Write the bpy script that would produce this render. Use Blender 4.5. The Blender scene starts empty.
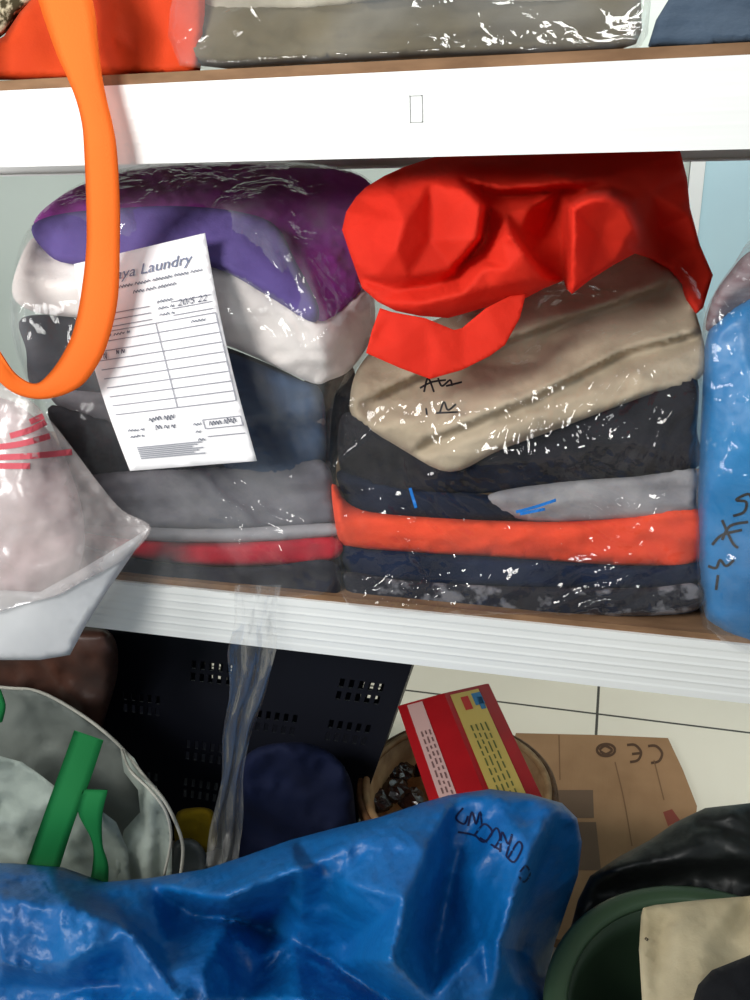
import bpy, math, random
import numpy as np
from mathutils import Vector, Matrix, noise
from mathutils.geometry import delaunay_2d_cdt
from mathutils.bvhtree import BVHTree

random.seed(7)
S = bpy.context.scene
COL = S.collection

# ------------------------------------------------------------------ camera
F = 900.0
XW = Vector((3562.0, -255.0, 900.0)).normalized()            # world X in camera coordinates
_k = 420.0 / F
_a = -(XW.y + XW.z * _k) / XW.x
ZW = Vector((_a, 1.0, _k)).normalized()
YW = ZW.cross(XW)
CAM = Vector((0.0, -0.8, 1.05))
M3 = Matrix((XW, YW, ZW))                                    # camera -> world
cam = bpy.data.cameras.new('camera')
cam.sensor_fit = 'HORIZONTAL'
cam.sensor_width = 36.0
cam.lens = 36.0 * F / 750.0
cam.clip_start = 0.02
co = bpy.data.objects.new('camera', cam)
COL.objects.link(co)
co.matrix_world = Matrix.Translation(CAM) @ M3.to_4x4()
S.camera = co

# ------------------------------------------------------------------ light
S.view_settings.view_transform = 'Standard'
S.view_settings.look = 'None'
S.view_settings.exposure = -0.10
S.view_settings.gamma = 1.0
S.view_settings.use_curve_mapping = False

wd = bpy.data.worlds.new('world'); S.world = wd
wd.use_nodes = True
bg = wd.node_tree.nodes['Background']
bg.inputs[0].default_value = (0.80, 0.92, 1.0, 1)
bg.inputs[1].default_value = 0.33


def area(name, loc, target, sx, sy, power, col):
    l = bpy.data.lights.new(name, 'AREA'); l.shape = 'RECTANGLE'
    l.size = sx; l.size_y = sy; l.energy = power; l.color = col
    o = bpy.data.objects.new(name, l); COL.objects.link(o)
    o.location = loc
    o.rotation_euler = (Vector(target) - Vector(loc)).to_track_quat('-Z', 'Y').to_euler()
    return o


kl = area('window_daylight', (-0.95, -1.45, 1.62), (-0.15, 0.0, 1.28), 0.6, 0.6, 12, (1.0, 0.98, 0.94))
kl.data.spread = math.radians(95)
area('ceiling_lamp', (0.7, -1.4, 2.5), (-0.1, 0.1, 0.9), 0.4, 0.4, 5, (0.97, 1.0, 1.0))
area('side_fill', (-1.7, -0.75, 0.96), (-0.2, 0.25, 0.90), 0.5, 0.35, 11, (1.0, 0.98, 0.96))  # added fill from the left, lifts the blanket top under the shelf
area('rear_wall_fill', (0.25, 0.55, 2.1), (0.2, 1.1, 0.8), 0.9, 0.3, 24, (1.0, 0.99, 0.95))  # added fill aimed at the back wall and door to brighten them

# ------------------------------------------------------------------ helpers


def at(px, py, Y=None, Z=None):
    d = M3 @ Vector((px - 375.0, 500.0 - py, -F))
    t = (Y - CAM.y) / d.y if Y is not None else (Z - CAM.z) / d.z
    return CAM + d * t


def lin(c):
    r = []
    for v in c[:3]:
        v = v / 255.0
        r.append(v / 12.92 if v <= 0.04045 else ((v + 0.055) / 1.055) ** 2.4)
    return (r[0], r[1], r[2], 1.0)


def mat(name, c, rough=0.8, c2=None, nscale=30.0, nstretch=(1, 1, 1), bump=0.0, bscale=200.0, bstretch=(1, 1, 1),
        spec=0.3, metal=0.0, transl=0.0, contrast=(0.35, 0.65), sheen=0.0, bdist=0.002, bkind='noise', alpha=1.0):
    m = bpy.data.materials.new(name); m.use_nodes = True
    nt = m.node_tree; N = nt.nodes; L = nt.links
    p = N['Principled BSDF']
    p.inputs['Base Color'].default_value = lin(c)
    p.inputs['Roughness'].default_value = rough
    p.inputs['Specular IOR Level'].default_value = spec
    p.inputs['Metallic'].default_value = metal
    if sheen: p.inputs['Sheen Weight'].default_value = sheen
    tc = N.new('ShaderNodeTexCoord')
    if c2 is not None:
        mp = N.new('ShaderNodeMapping'); mp.inputs['Scale'].default_value = nstretch
        nz = N.new('ShaderNodeTexNoise'); nz.inputs['Scale'].default_value = nscale; nz.inputs['Detail'].default_value = 5
        cr = N.new('ShaderNodeValToRGB')
        cr.color_ramp.elements[0].position = contrast[0]; cr.color_ramp.elements[0].color = lin(c)
        cr.color_ramp.elements[1].position = contrast[1]; cr.color_ramp.elements[1].color = lin(c2)
        L.new(tc.outputs['Object'], mp.inputs['Vector']); L.new(mp.outputs[0], nz.inputs['Vector'])
        L.new(nz.outputs['Fac'], cr.inputs[0]); L.new(cr.outputs[0], p.inputs['Base Color'])
        csock = cr.outputs[0]
    else:
        csock = None
    if bump:
        mp2 = N.new('ShaderNodeMapping'); mp2.inputs['Scale'].default_value = bstretch
        if bkind == 'voronoi':
            bz = N.new('ShaderNodeTexVoronoi'); bz.feature = 'F1'; bz.distance = 'EUCLIDEAN'; out = 'Distance'
        else:
            bz = N.new('ShaderNodeTexNoise'); bz.inputs['Detail'].default_value = 4; out = 'Fac'
        bz.inputs['Scale'].default_value = bscale
        bp = N.new('ShaderNodeBump'); bp.inputs['Strength'].default_value = bump; bp.inputs['Distance'].default_value = bdist
        L.new(tc.outputs['Object'], mp2.inputs['Vector']); L.new(mp2.outputs[0], bz.inputs['Vector'])
        L.new(bz.outputs[out], bp.inputs['Height']); L.new(bp.outputs[0], p.inputs['Normal'])
    outn = N['Material Output']
    last = p.outputs[0]
    if transl:
        tr = N.new('ShaderNodeBsdfTranslucent')
        tr.inputs[0].default_value = lin(c)
        if csock: L.new(csock, tr.inputs[0])
        mx = N.new('ShaderNodeMixShader'); mx.inputs[0].default_value = transl
        L.new(last, mx.inputs[1]); L.new(tr.outputs[0], mx.inputs[2]); last = mx.outputs[0]
    if alpha < 1:
        tp = N.new('ShaderNodeBsdfTransparent')
        mx = N.new('ShaderNodeMixShader'); mx.inputs[0].default_value = alpha
        L.new(tp.outputs[0], mx.inputs[1]); L.new(last, mx.inputs[2]); last = mx.outputs[0]
    L.new(last, outn.inputs[0])
    return m


def film(name, haze=0.06, tint=(235, 238, 240), rough=0.10, bump=0.6, bscale=28.0, stretch=(1, 1, 1), gloss=1.0, hz2=None, bdist=0.006):
    """clear crinkled plastic film: lets light through, mirrors lamps, a thin milky haze"""
    m = bpy.data.materials.new(name); m.use_nodes = True
    nt = m.node_tree; N = nt.nodes; L = nt.links
    N.remove(N['Principled BSDF'])
    tc = N.new('ShaderNodeTexCoord')
    mp = N.new('ShaderNodeMapping'); mp.inputs['Scale'].default_value = stretch
    mp.inputs['Rotation'].default_value = (0.1, 0.5, 0.0)
    L.new(tc.outputs['Object'], mp.inputs['Vector'])
    n1 = N.new('ShaderNodeTexNoise'); n1.inputs['Scale'].default_value = bscale; n1.inputs['Detail'].default_value = 3
    n1.inputs['Distortion'].default_value = 0.8
    L.new(mp.outputs[0], n1.inputs['Vector'])
    # ridges |n-.5|
    s = N.new('ShaderNodeMath'); s.operation = 'SUBTRACT'; s.inputs[1].default_value = 0.5
    a = N.new('ShaderNodeMath'); a.operation = 'ABSOLUTE'
    L.new(n1.outputs['Fac'], s.inputs[0]); L.new(s.outputs[0], a.inputs[0])
    bp = N.new('ShaderNodeBump'); bp.inputs['Strength'].default_value = bump; bp.inputs['Distance'].default_value = bdist
    L.new(a.outputs[0], bp.inputs['Height'])
    fr = N.new('ShaderNodeFresnel'); fr.inputs['IOR'].default_value = 1.5
    L.new(bp.outputs[0], fr.inputs['Normal'])
    fm = N.new('ShaderNodeMath'); fm.operation = 'MULTIPLY'; fm.inputs[1].default_value = gloss * 0.55
    L.new(fr.outputs[0], fm.inputs[0])
    mn = N.new('ShaderNodeMath'); mn.operation = 'MINIMUM'; mn.inputs[1].default_value = 0.22
    L.new(fm.outputs[0], mn.inputs[0])
    gl = N.new('ShaderNodeBsdfGlossy'); gl.inputs['Roughness'].default_value = rough
    gl.inputs['Color'].default_value = (1, 1, 1, 1)
    L.new(bp.outputs[0], gl.inputs['Normal'])
    tp = N.new('ShaderNodeBsdfTransparent')
    df = N.new('ShaderNodeBsdfDiffuse'); df.inputs[0].default_value = lin(tint)
    m1 = N.new('ShaderNodeMixShader'); m1.inputs[0].default_value = haze
    if hz2 is not None:
        n2 = N.new('ShaderNodeTexNoise'); n2.inputs['Scale'].default_value = 9.0; n2.inputs['Detail'].default_value = 2
        L.new(tc.outputs['Object'], n2.inputs['Vector'])
        mr = N.new('ShaderNodeMapRange'); mr.inputs[1].default_value = 0.4; mr.inputs[2].default_value = 0.65
        mr.inputs[3].default_value = haze; mr.inputs[4].default_value = hz2
        L.new(n2.outputs['Fac'], mr.inputs[0]); L.new(mr.outputs[0], m1.inputs[0])
    L.new(tp.outputs[0], m1.inputs[1]); L.new(df.outputs[0], m1.inputs[2])
    m2 = N.new('ShaderNodeMixShader')
    L.new(mn.outputs[0], m2.inputs[0]); L.new(m1.outputs[0], m2.inputs[1]); L.new(gl.outputs[0], m2.inputs[2])
    L.new(m2.outputs[0], N['Material Output'].inputs[0])
    return m


def tag(o, label=None, cat=None, group=None, kind=None):
    if label: o['label'] = label
    if cat: o['category'] = cat
    if group: o['group'] = group
    if kind: o['kind'] = kind
    return o


def wloc(o):
    v = Vector((0, 0, 0))
    while o is not None:
        v += o.location; o = o.parent
    return v


def link(name, verts, faces, m, parent=None, smooth=True, origin=None, label=None):
    """verts in world metres; one mesh object whose origin is at its base (or at its parent's)"""
    verts = [Vector(v) for v in verts]
    if parent is not None:
        base = wloc(parent); loc = Vector((0, 0, 0))
    else:
        lo = Vector([min(v[i] for v in verts) for i in range(3)]); hi = Vector([max(v[i] for v in verts) for i in range(3)])
        base = Vector(((lo.x + hi.x) / 2, (lo.y + hi.y) / 2, lo.z)) if origin is None else Vector(origin)
        loc = base
    me = bpy.data.meshes.new(name)
    me.from_pydata([tuple(v - base) for v in verts], [], [tuple(f) for f in faces])
    me.validate(); me.update()
    if smooth: me.shade_smooth()
    me.materials.append(m)
    o = bpy.data.objects.new(name, me); COL.objects.link(o)
    o.location = loc
    if parent is not None: o.parent = parent
    if label: o['label'] = label
    return o


def empty(name, loc, label, cat, group=None):
    o = bpy.data.objects.new(name, None); COL.objects.link(o)
    o.location = loc; o.empty_display_size = 0.05
    tag(o, label, cat, group)
    return o


class MB:
    def __init__(s): s.v = []; s.f = []
    def add(s, v, f):
        n = len(s.v); s.v += [Vector(x) for x in v]; s.f += [tuple(i + n for i in q) for q in f]
    def box(s, x0, x1, y0, y1, z0, z1):
        v = [(x, y, z) for x in (x0, x1) for y in (y0, y1) for z in (z0, z1)]
        s.add(v, [(0, 1, 3, 2), (4, 6, 7, 5), (0, 4, 5, 1), (2, 3, 7, 6), (0, 2, 6, 4), (1, 5, 7, 3)])
    def tube(s, pts, r, n=8, closed=False):
        pts = [Vector(p) for p in pts]; N = len(pts); vs = []; fs = []
        rr = r if isinstance(r, (list, tuple)) else [r] * N
        up = Vector((0.13, 0.21, 0.97))
        for i, p in enumerate(pts):
            if closed: t = pts[(i + 1) % N] - pts[i - 1]
            else: t = pts[min(i + 1, N - 1)] - pts[max(i - 1, 0)]
            t.normalize(); a = t.cross(up)
            if a.length < 1e-3: a = t.cross(Vector((1, 0, 0)))
            a.normalize(); b = t.cross(a)
            for k in range(n):
                w = 2 * math.pi * k / n
                vs.append(p + (a * math.cos(w) + b * math.sin(w)) * rr[i])
        for i in range(N if closed else N - 1):
            j = (i + 1) % N
            for k in range(n):
                fs.append((i * n + k, i * n + (k + 1) % n, j * n + (k + 1) % n, j * n + k))
        if not closed:
            fs.append(tuple(range(n))[::-1]); fs.append(tuple(range((N - 1) * n, N * n)))
        s.add(vs, fs)
    def build(s, name, m, parent=None, smooth=False, **k): return link(name, s.v, s.f, m, parent, smooth, **k)


def catmull(P, n=8, closed=False):
    P = [Vector(p) for p in P]; out = []; N = len(P)
    rng = range(N) if closed else range(N - 1)
    for i in rng:
        if closed: a, b, c, d = P[i - 1], P[i], P[(i + 1) % N], P[(i + 2) % N]
        else: a, b, c, d = P[max(i - 1, 0)], P[i], P[i + 1], P[min(i + 2, N - 1)]
        for k in range(n):
            t = k / n
            out.append(0.5 * ((2 * b) + (c - a) * t + (2 * a - 5 * b + 4 * c - d) * t * t + (3 * b - a - 3 * c + d) * t ** 3))
    if not closed: out.append(P[-1].copy())
    return out


def crumple(amp, f, seed=0.0, oct=3, stretch=(1, 1, 1), gain=0.55):
    def fn(p):
        q = Vector((p.x * stretch[0] + seed, p.y * stretch[1] + seed * 2.1, p.z * stretch[2] - seed))
        s = 0.0; a = amp; ff = f
        for _ in range(oct):
            s += a * (abs(noise.noise(q * ff)) - 0.25) * 2
            a *= gain; ff *= 2.1
        return s
    return fn


def soft(amp, f, seed=0.0, stretch=(1, 1, 1)):
    def fn(p):
        q = Vector((p.x * stretch[0] + seed, p.y * stretch[1] + seed, p.z * stretch[2] - seed))
        return amp * (noise.noise(q * f) + 0.5 * noise.noise(q * f * 2.3))
    return fn


def pleats(px, py, Y, r, ang, wl, amp, seed=0.0, asp=1.0):
    """a patch of small parallel crinkles pressed into the film around one spot; ang is the ridge direction from upright"""
    c = at(px, py, Y=Y)
    def fn(p):
        dx, dz = p.x - c.x, p.z - c.z
        a = math.radians(ang)
        u = dx * math.cos(a) + dz * math.sin(a); v = -dx * math.sin(a) + dz * math.cos(a)
        w = math.exp(-(u * u + (v / asp) ** 2) / (r * r))
        if w < .02: return 0.0
        t = u / wl + .6 * noise.noise(Vector((v * 25, u * 12, seed)))
        return w * amp * (2 * abs((t % 1) * 2 - 1) - 1)
    return fn


SURF = {}
FLOORZ = -0.10


def relief(name, outline, mat_, parent=None, inner=(), creases=(), Y=0.0, step=5.0, smooth=3, T=0.08, shrink=0.06,
           rd=0.0, ra=0.0, fns=(), round_outline=True, back=True, origin=None, label=None, zmin=None):
    """a closed soft volume: front surface from control points with their own distance, real depth behind it"""
    if zmin is None:
        zc = sum(at(q[0], q[1], Y=(q[2] if len(q) > 2 else Y)).z for q in outline) / len(outline)
        zmin = 1.066 if zc > 1.04 else (0.543 if zc > 0.56 else FLOORZ + 0.002)
    def full(q): return (float(q[0]), float(q[1]), float(q[2]) if len(q) > 2 else Y)
    outline = [full(q) for q in outline]
    if round_outline:
        sm = catmull(outline, 5, True)
    else:
        sm = [Vector(q) for q in outline]
    # densify
    dens = []
    for i, a in enumerate(sm):
        b = sm[(i + 1) % len(sm)]; n = max(1, int((Vector((b.x - a.x, b.y - a.y))).length / step))
        for k in range(n): dens.append(a.lerp(b, k / n))
    inner = [full(q) for q in inner]; creases = [[full(q) for q in c] for c in creases]
    # control triangulation
    cp = [Vector(q) for q in sm]; ed = [(i, (i + 1) % len(sm)) for i in range(len(sm))]
    for q in inner: cp.append(Vector(q))
    for c in creases:
        for j, q in enumerate(c):
            cp.append(Vector(q))
            if j: ed.append((len(cp) - 2, len(cp) - 1))
    r = delaunay_2d_cdt([Vector((p.x, p.y)) for p in cp], ed, [], 0, 1e-4)
    cv, ct, orig = r[0], r[2], r[3]
    cy = []
    for i, v in enumerate(cv):
        if orig[i]: cy.append(cp[orig[i][0]].z)
        else:
            # intersection vertex: inverse distance of nearest two controls
            ds = sorted(((v - Vector((p.x, p.y))).length, p.z) for p in cp)[:3]
            w = [1 / (d + 1e-3) for d, _ in ds]; cy.append(sum(a * z for a, (_, z) in zip(w, ds)) / sum(w))
    # fine mesh
    xs = [p.x for p in dens]; ys = [p.y for p in dens]
    pts = [Vector((p.x, p.y)) for p in dens]; e2 = [(i, (i + 1) % len(dens)) for i in range(len(dens))]
    rnd = random.Random(hash(len(dens)) % 999)
    OA = np.array([[p.x, p.y] for p in dens])
    OB = np.roll(OA, -1, axis=0)
    gx = np.arange(min(xs), max(xs), step); gy = np.arange(min(ys), max(ys), step * 0.87)
    G = np.array([[x + (step / 2 if j % 2 else 0), y] for j, y in enumerate(gy) for x in gx])
    def odist(Q):
        d = np.full(len(Q), 1e9)
        for a, b in zip(OA, OB):
            ab = b - a; l = (ab @ ab) + 1e-9
            t = np.clip(((Q - a) @ ab) / l, 0, 1)
            d = np.minimum(d, np.hypot(*(Q - a - t[:, None] * ab).T))
        return d
    def inside(Q):
        c = np.zeros(len(Q), bool)
        for a, b in zip(OA, OB):
            cond = (a[1] > Q[:, 1]) != (b[1] > Q[:, 1])
            if abs(b[1] - a[1]) > 1e-12:
                xx = (b[0] - a[0]) * (Q[:, 1] - a[1]) / (b[1] - a[1]) + a[0]
                c ^= cond & (Q[:, 0] < xx)
        return c
    G = G[inside(G)]
    if len(G): G = G[odist(G) > step * 0.55]
    for g in G: pts.append(Vector((g[0] + rnd.uniform(-.2, .2) * step, g[1] + rnd.uniform(-.2, .2) * step)))
    r2 = delaunay_2d_cdt(pts, e2, [], 1, 1e-4)
    fv = np.array([[v.x, v.y] for v in r2[0]]); ft = [tuple(t) for t in r2[2]]
    # heights
    best = np.full(len(fv), -1e9); yy = np.zeros(len(fv))
    for t in ct:
        A = np.array(cv[t[0]]); B = np.array(cv[t[1]]); C = np.array(cv[t[2]])
        den = (B[0] - A[0]) * (C[1] - A[1]) - (C[0] - A[0]) * (B[1] - A[1])
        if abs(den) < 1e-9: continue
        u = ((fv[:, 0] - A[0]) * (C[1] - A[1]) - (C[0] - A[0]) * (fv[:, 1] - A[1])) / den
        v = ((B[0] - A[0]) * (fv[:, 1] - A[1]) - (fv[:, 0] - A[0]) * (B[1] - A[1])) / den
        w = 1 - u - v; m = np.minimum(np.minimum(u, v), w)
        k = m > best
        best[k] = m[k]; yy[k] = (w * cy[t[0]] + u * cy[t[1]] + v * cy[t[2]])[k]
    nb = [set() for _ in fv]; cnt = {}
    for t in ft:
        for i in range(3):
            a, b = t[i], t[(i + 1) % 3]; nb[a].add(b); nb[b].add(a)
            cnt[(a, b)] = 1
    for _ in range(smooth):
        yy = np.array([0.4 * yy[i] + 0.6 * sum(yy[j] for j in nb[i]) / max(1, len(nb[i])) for i in range(len(fv))])
    if rd:
        d = np.clip(odist(fv) / rd, 0, 1)
        yy = yy + ra * (1 - np.sqrt(np.clip(1 - (1 - d) ** 2, 0, 1)))
    P = []
    for i in range(len(fv)):
        p = at(fv[i, 0], fv[i, 1], Y=float(yy[i]))
        dy = sum(f(p) for f in fns)
        if dy: p = at(fv[i, 0], fv[i, 1], Y=float(yy[i]) + dy)
        P.append(p)
    # orientation: front faces look at the camera
    F_ = []
    for t in ft:
        n = (P[t[1]] - P[t[0]]).cross(P[t[2]] - P[t[0]])
        F_.append(t if n.dot(CAM - P[t[0]]) > 0 else (t[0], t[2], t[1]))
    verts = list(P); faces = list(F_)
    if back:
        n0 = len(P); c = sum(P, Vector()) / n0
        for p in P:
            r_ = (p - CAM).normalized()
            q = p + r_ * T
            q = Vector((c.x + r_.x * T + (q.x - c.x - r_.x * T) * (1 - shrink), q.y, q.z + (c.z - q.z - .4 * T) * shrink))
            if p.z > zmin: q.z = max(q.z, zmin)
            verts.append(q)
        faces += [(a + n0, c_ + n0, b + n0) for a, b, c_ in F_]
        edges = {}
        for t in F_:
            for i in range(3): edges[(t[i], t[(i + 1) % 3])] = 1
        for (a, b) in list(edges):
            if (b, a) not in edges: faces.append((b, a, a + n0, b + n0))
    o = link(name, verts, faces, mat_, parent, True, origin, label)
    SURF[o.name] = BVHTree.FromPolygons(P, F_)
    return o


def on(host, px, py, off=0.0008):
    """the point of a surface seen along the given direction, lifted a hair off the surface"""
    d = (M3 @ Vector((px - 375.0, 500.0 - py, -F))).normalized()
    hosts = host if isinstance(host, (list, tuple)) else [host]
    best = None
    for h in hosts:
        hit = SURF[h.name].ray_cast(CAM, d)
        if hit[0] is not None and (best is None or hit[3] < best[3]): best = hit
    return None if best is None else best[0] - d * off


def ink(name, host, strokes, w, m, parent, off=0.0008, label=None, curve=True):
    """pen strokes or printed lines lying on a host surface"""
    mb = MB()
    for st in strokes:
        p = [Vector((q[0], q[1], 0)) for q in st]
        if curve and len(p) > 2: p = catmull(p, 5)
        else:
            q = []
            for a, b in zip(p[:-1], p[1:]):
                n = max(1, int((b - a).length / 4))
                q += [a.lerp(b, k / n) for k in range(n)]
            p = q + [p[-1]]
        prev = None
        for i, c in enumerate(p):
            t = p[min(i + 1, len(p) - 1)] - p[max(i - 1, 0)]
            if t.length < 1e-6: continue
            t.normalize(); n = Vector((-t.y, t.x, 0)) * w / 2
            a = on(host, c.x + n.x, c.y + n.y, off); b = on(host, c.x - n.x, c.y - n.y, off)
            if a is None or b is None: prev = None; continue
            i0 = len(mb.v); mb.v += [a, b]
            if prev is not None: mb.f.append((prev, prev + 1, i0 + 1, i0))
            prev = i0
    if not mb.f: return None
    return mb.build(name, m, parent, label=label)


def printed(name, host, polys, m, parent, off=0.0007, label=None, step=12):
    """flat printed areas (quads in frame directions) on a host surface"""
    mb = MB()
    for q in polys:
        n = 6
        rows = []
        for j in range(n + 1):
            for i in range(n + 1):
                u, v = i / n, j / n
                x = (q[0][0] * (1 - u) + q[1][0] * u) * (1 - v) + (q[3][0] * (1 - u) + q[2][0] * u) * v
                y = (q[0][1] * (1 - u) + q[1][1] * u) * (1 - v) + (q[3][1] * (1 - u) + q[2][1] * u) * v
                rows.append(on(host, x, y, off))
        base = len(mb.v)
        idx = {}
        for k, r_ in enumerate(rows):
            if r_ is not None: idx[k] = len(mb.v); mb.v.append(r_)
        for j in range(n):
            for i in range(n):
                k = [j * (n + 1) + i, j * (n + 1) + i + 1, (j + 1) * (n + 1) + i + 1, (j + 1) * (n + 1) + i]
                if all(a in idx for a in k): mb.f.append(tuple(idx[a] for a in k))
    return mb.build(name, m, parent, label=label) if mb.f else None


def lettering(name, host, lines, m, parent, off=0.0016, label=None):
    """lines: (string, map(u, v) -> frame direction, size, shear, bold) set in the built-in face"""
    mb = MB()
    for (txt, mp, size, shear, bold) in lines:
        cu = bpy.data.curves.new('t', 'FONT'); cu.body = txt; cu.size = size; cu.shear = shear; cu.offset = bold
        cu.resolution_u = 2
        ob = bpy.data.objects.new('t', cu); COL.objects.link(ob)
        dg = bpy.context.evaluated_depsgraph_get(); dg.update()
        me = bpy.data.meshes.new_from_object(ob.evaluated_get(dg))
        idx = []
        for v in me.vertices:
            px, py = mp(v.co.x, v.co.y); q = on(host, px, py, off)
            idx.append(None if q is None else len(mb.v))
            if q is not None: mb.v.append(q)
        for p in me.polygons:
            k = [idx[i] for i in p.vertices]
            if None not in k: mb.f.append(tuple(k))
        bpy.data.objects.remove(ob); bpy.data.meshes.remove(me); bpy.data.curves.remove(cu)
    return mb.build(name, m, parent, label=label) if mb.f else None


def quadmap(A, B, C, D):
    """unit square (u right, v up from the lower left) -> frame; A top-left, B top-right, C bottom-right, D bottom-left"""
    def f(u, v):
        v = 1 - v
        return ((A[0] * (1 - u) + B[0] * u) * (1 - v) + (D[0] * (1 - u) + C[0] * u) * v,
                (A[1] * (1 - u) + B[1] * u) * (1 - v) + (D[1] * (1 - u) + C[1] * u) * v)
    return f


# ------------------------------------------------------------------ materials
M_wall = mat('wall_paint', (212, 222, 214), 0.9, (204, 214, 206), 3)
M_door = mat('door_paint', (196, 226, 234), 0.6, (190, 220, 230), 4)
M_trim = mat('trim_white', (244, 246, 244), 0.5)
M_beam = mat('white_enamel', (236, 238, 236), 0.35, (228, 230, 228), 12, (0.3, 1, 1), bump=0.05, bscale=60, spec=0.5)
M_board = mat('particle_board', (138, 106, 78), 0.85, (112, 84, 60), 60, (0.3, 1, 1))
M_slot = mat('slot_shadow_metal', (178, 180, 178), 0.6)
FLOORZ = -0.10

# ------------------------------------------------------------------ structure
m = bpy.data.materials.new('white_floor_tile'); m.use_nodes = True
N = m.node_tree.nodes; L = m.node_tree.links; p = N['Principled BSDF']; p.inputs['Roughness'].default_value = 0.28
sx0 = at(598, 700, Z=FLOORZ).x
sy0 = at(598, 714, Z=FLOORZ).y
tc = N.new('ShaderNodeTexCoord'); sep = N.new('ShaderNodeSeparateXYZ'); L.new(tc.outputs['Object'], sep.inputs[0])


def seam(sock, off, size):
    a = N.new('ShaderNodeMath'); a.operation = 'SUBTRACT'; a.inputs[1].default_value = off; L.new(sock, a.inputs[0])
    b = N.new('ShaderNodeMath'); b.operation = 'PINGPONG'; b.inputs[1].default_value = size / 2; L.new(a.outputs[0], b.inputs[0])
    c = N.new('ShaderNodeMath'); c.operation = 'LESS_THAN'; c.inputs[1].default_value = 0.0026; L.new(b.outputs[0], c.inputs[0])
    return c.outputs[0]


s1 = seam(sep.outputs[0], sx0, 0.40); s2 = seam(sep.outputs[1], sy0, 0.40)
mxx = N.new('ShaderNodeMath'); mxx.operation = 'MAXIMUM'; L.new(s1, mxx.inputs[0]); L.new(s2, mxx.inputs[1])
nz = N.new('ShaderNodeTexNoise'); nz.inputs['Scale'].default_value = 3; nz.inputs['Detail'].default_value = 6; L.new(tc.outputs['Object'], nz.inputs[0])
cr = N.new('ShaderNodeValToRGB'); cr.color_ramp.elements[0].color = lin((216, 208, 190)); cr.color_ramp.elements[1].color = lin((228, 221, 204))
L.new(nz.outputs[0], cr.inputs[0])
mc = N.new('ShaderNodeMix'); mc.data_type = 'RGBA'
L.new(mxx.outputs[0], mc.inputs[0]); L.new(cr.outputs[0], mc.inputs[6]); mc.inputs[7].default_value = lin((70, 66, 60))
L.new(mc.outputs[2], p.inputs['Base Color'])
M_floor = m
mb = MB(); mb.box(-2.6, 2.0, -2.6, 1.12, -0.06, 0.0)
mb.v = [Vector((v.x, v.y, v.z + FLOORZ)) for v in mb.v]
tag(mb.build('floor', M_floor, origin=(0, 0, FLOORZ)), kind='structure')
mb = MB(); mb.box(-2.6, 0.116, 1.10, 1.18, FLOORZ, 2.7)
tag(mb.build('wall_back', M_wall), kind='structure')
mb = MB(); mb.box(0.116, 2.0, 1.16, 1.18, FLOORZ, 2.7)
tag(mb.build('wall_rear', M_wall), kind='structure')
mb = MB(); mb.box(0.117, 0.143, 1.085, 1.155, FLOORZ, 2.25); mb.box(1.05, 1.09, 1.085, 1.155, FLOORZ, 2.25); mb.box(0.143, 1.05, 1.085, 1.155, 2.19, 2.25)
tag(mb.build('trim_1', M_trim), kind='structure')
mb = MB(); mb.box(0.145, 1.048, 1.105, 1.145, FLOORZ + 0.01, 2.188)
for z0, z1 in ((0.05, 0.55), (0.65, 1.35), (1.45, 2.05)):
    mb.box(0.26, 0.93, 1.098, 1.105, z0, z1)
tag(mb.build('door_1', M_door), kind='structure')

# ------------------------------------------------------------------ the rack
RX0, RX1 = -1.08, 0.75
rack = empty('shelving_rack', (-0.15, 0.2, FLOORZ), 'white metal shelving rack with ribbed edge beams and brown boards holding the bagged laundry', 'shelving rack')


def beam(z0, z1, y, sgn, nr=5):
    gd = 0.00012 if z0 > .9 else 0.0005
    pr = []
    pr.append((y + sgn * 0.030, z0)); pr.append((y, z0)); n = nr
    h = z1 - z0
    for i in range(n):
        a = z0 + h * (0.12 + 0.76 * i / n); b = z0 + h * (0.12 + 0.76 * (i + 1) / n)
        pr += [(y, a), (y + sgn * gd, a + (b - a) * 0.25), (y + sgn * gd, b - (b - a) * 0.25), (y, b)]
    pr += [(y, z1), (y + sgn * 0.012, z1), (y + sgn * 0.012, z1 - 0.002), (y + sgn * 0.002, z1 - 0.002), (y + sgn * 0.0025, z0 + 0.002), (y + sgn * 0.030, z0 + 0.002)]
    vs = []
    for x in (RX0, RX1): vs += [(x, a, b) for a, b in pr]
    k = len(pr); fs = [(i, (i + 1) % k, k + (i + 1) % k, k + i) for i in range(k)] + [tuple(range(k))[::-1], tuple(range(k, 2 * k))]
    mb = MB(); mb.add(vs, fs)
    return mb


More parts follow.
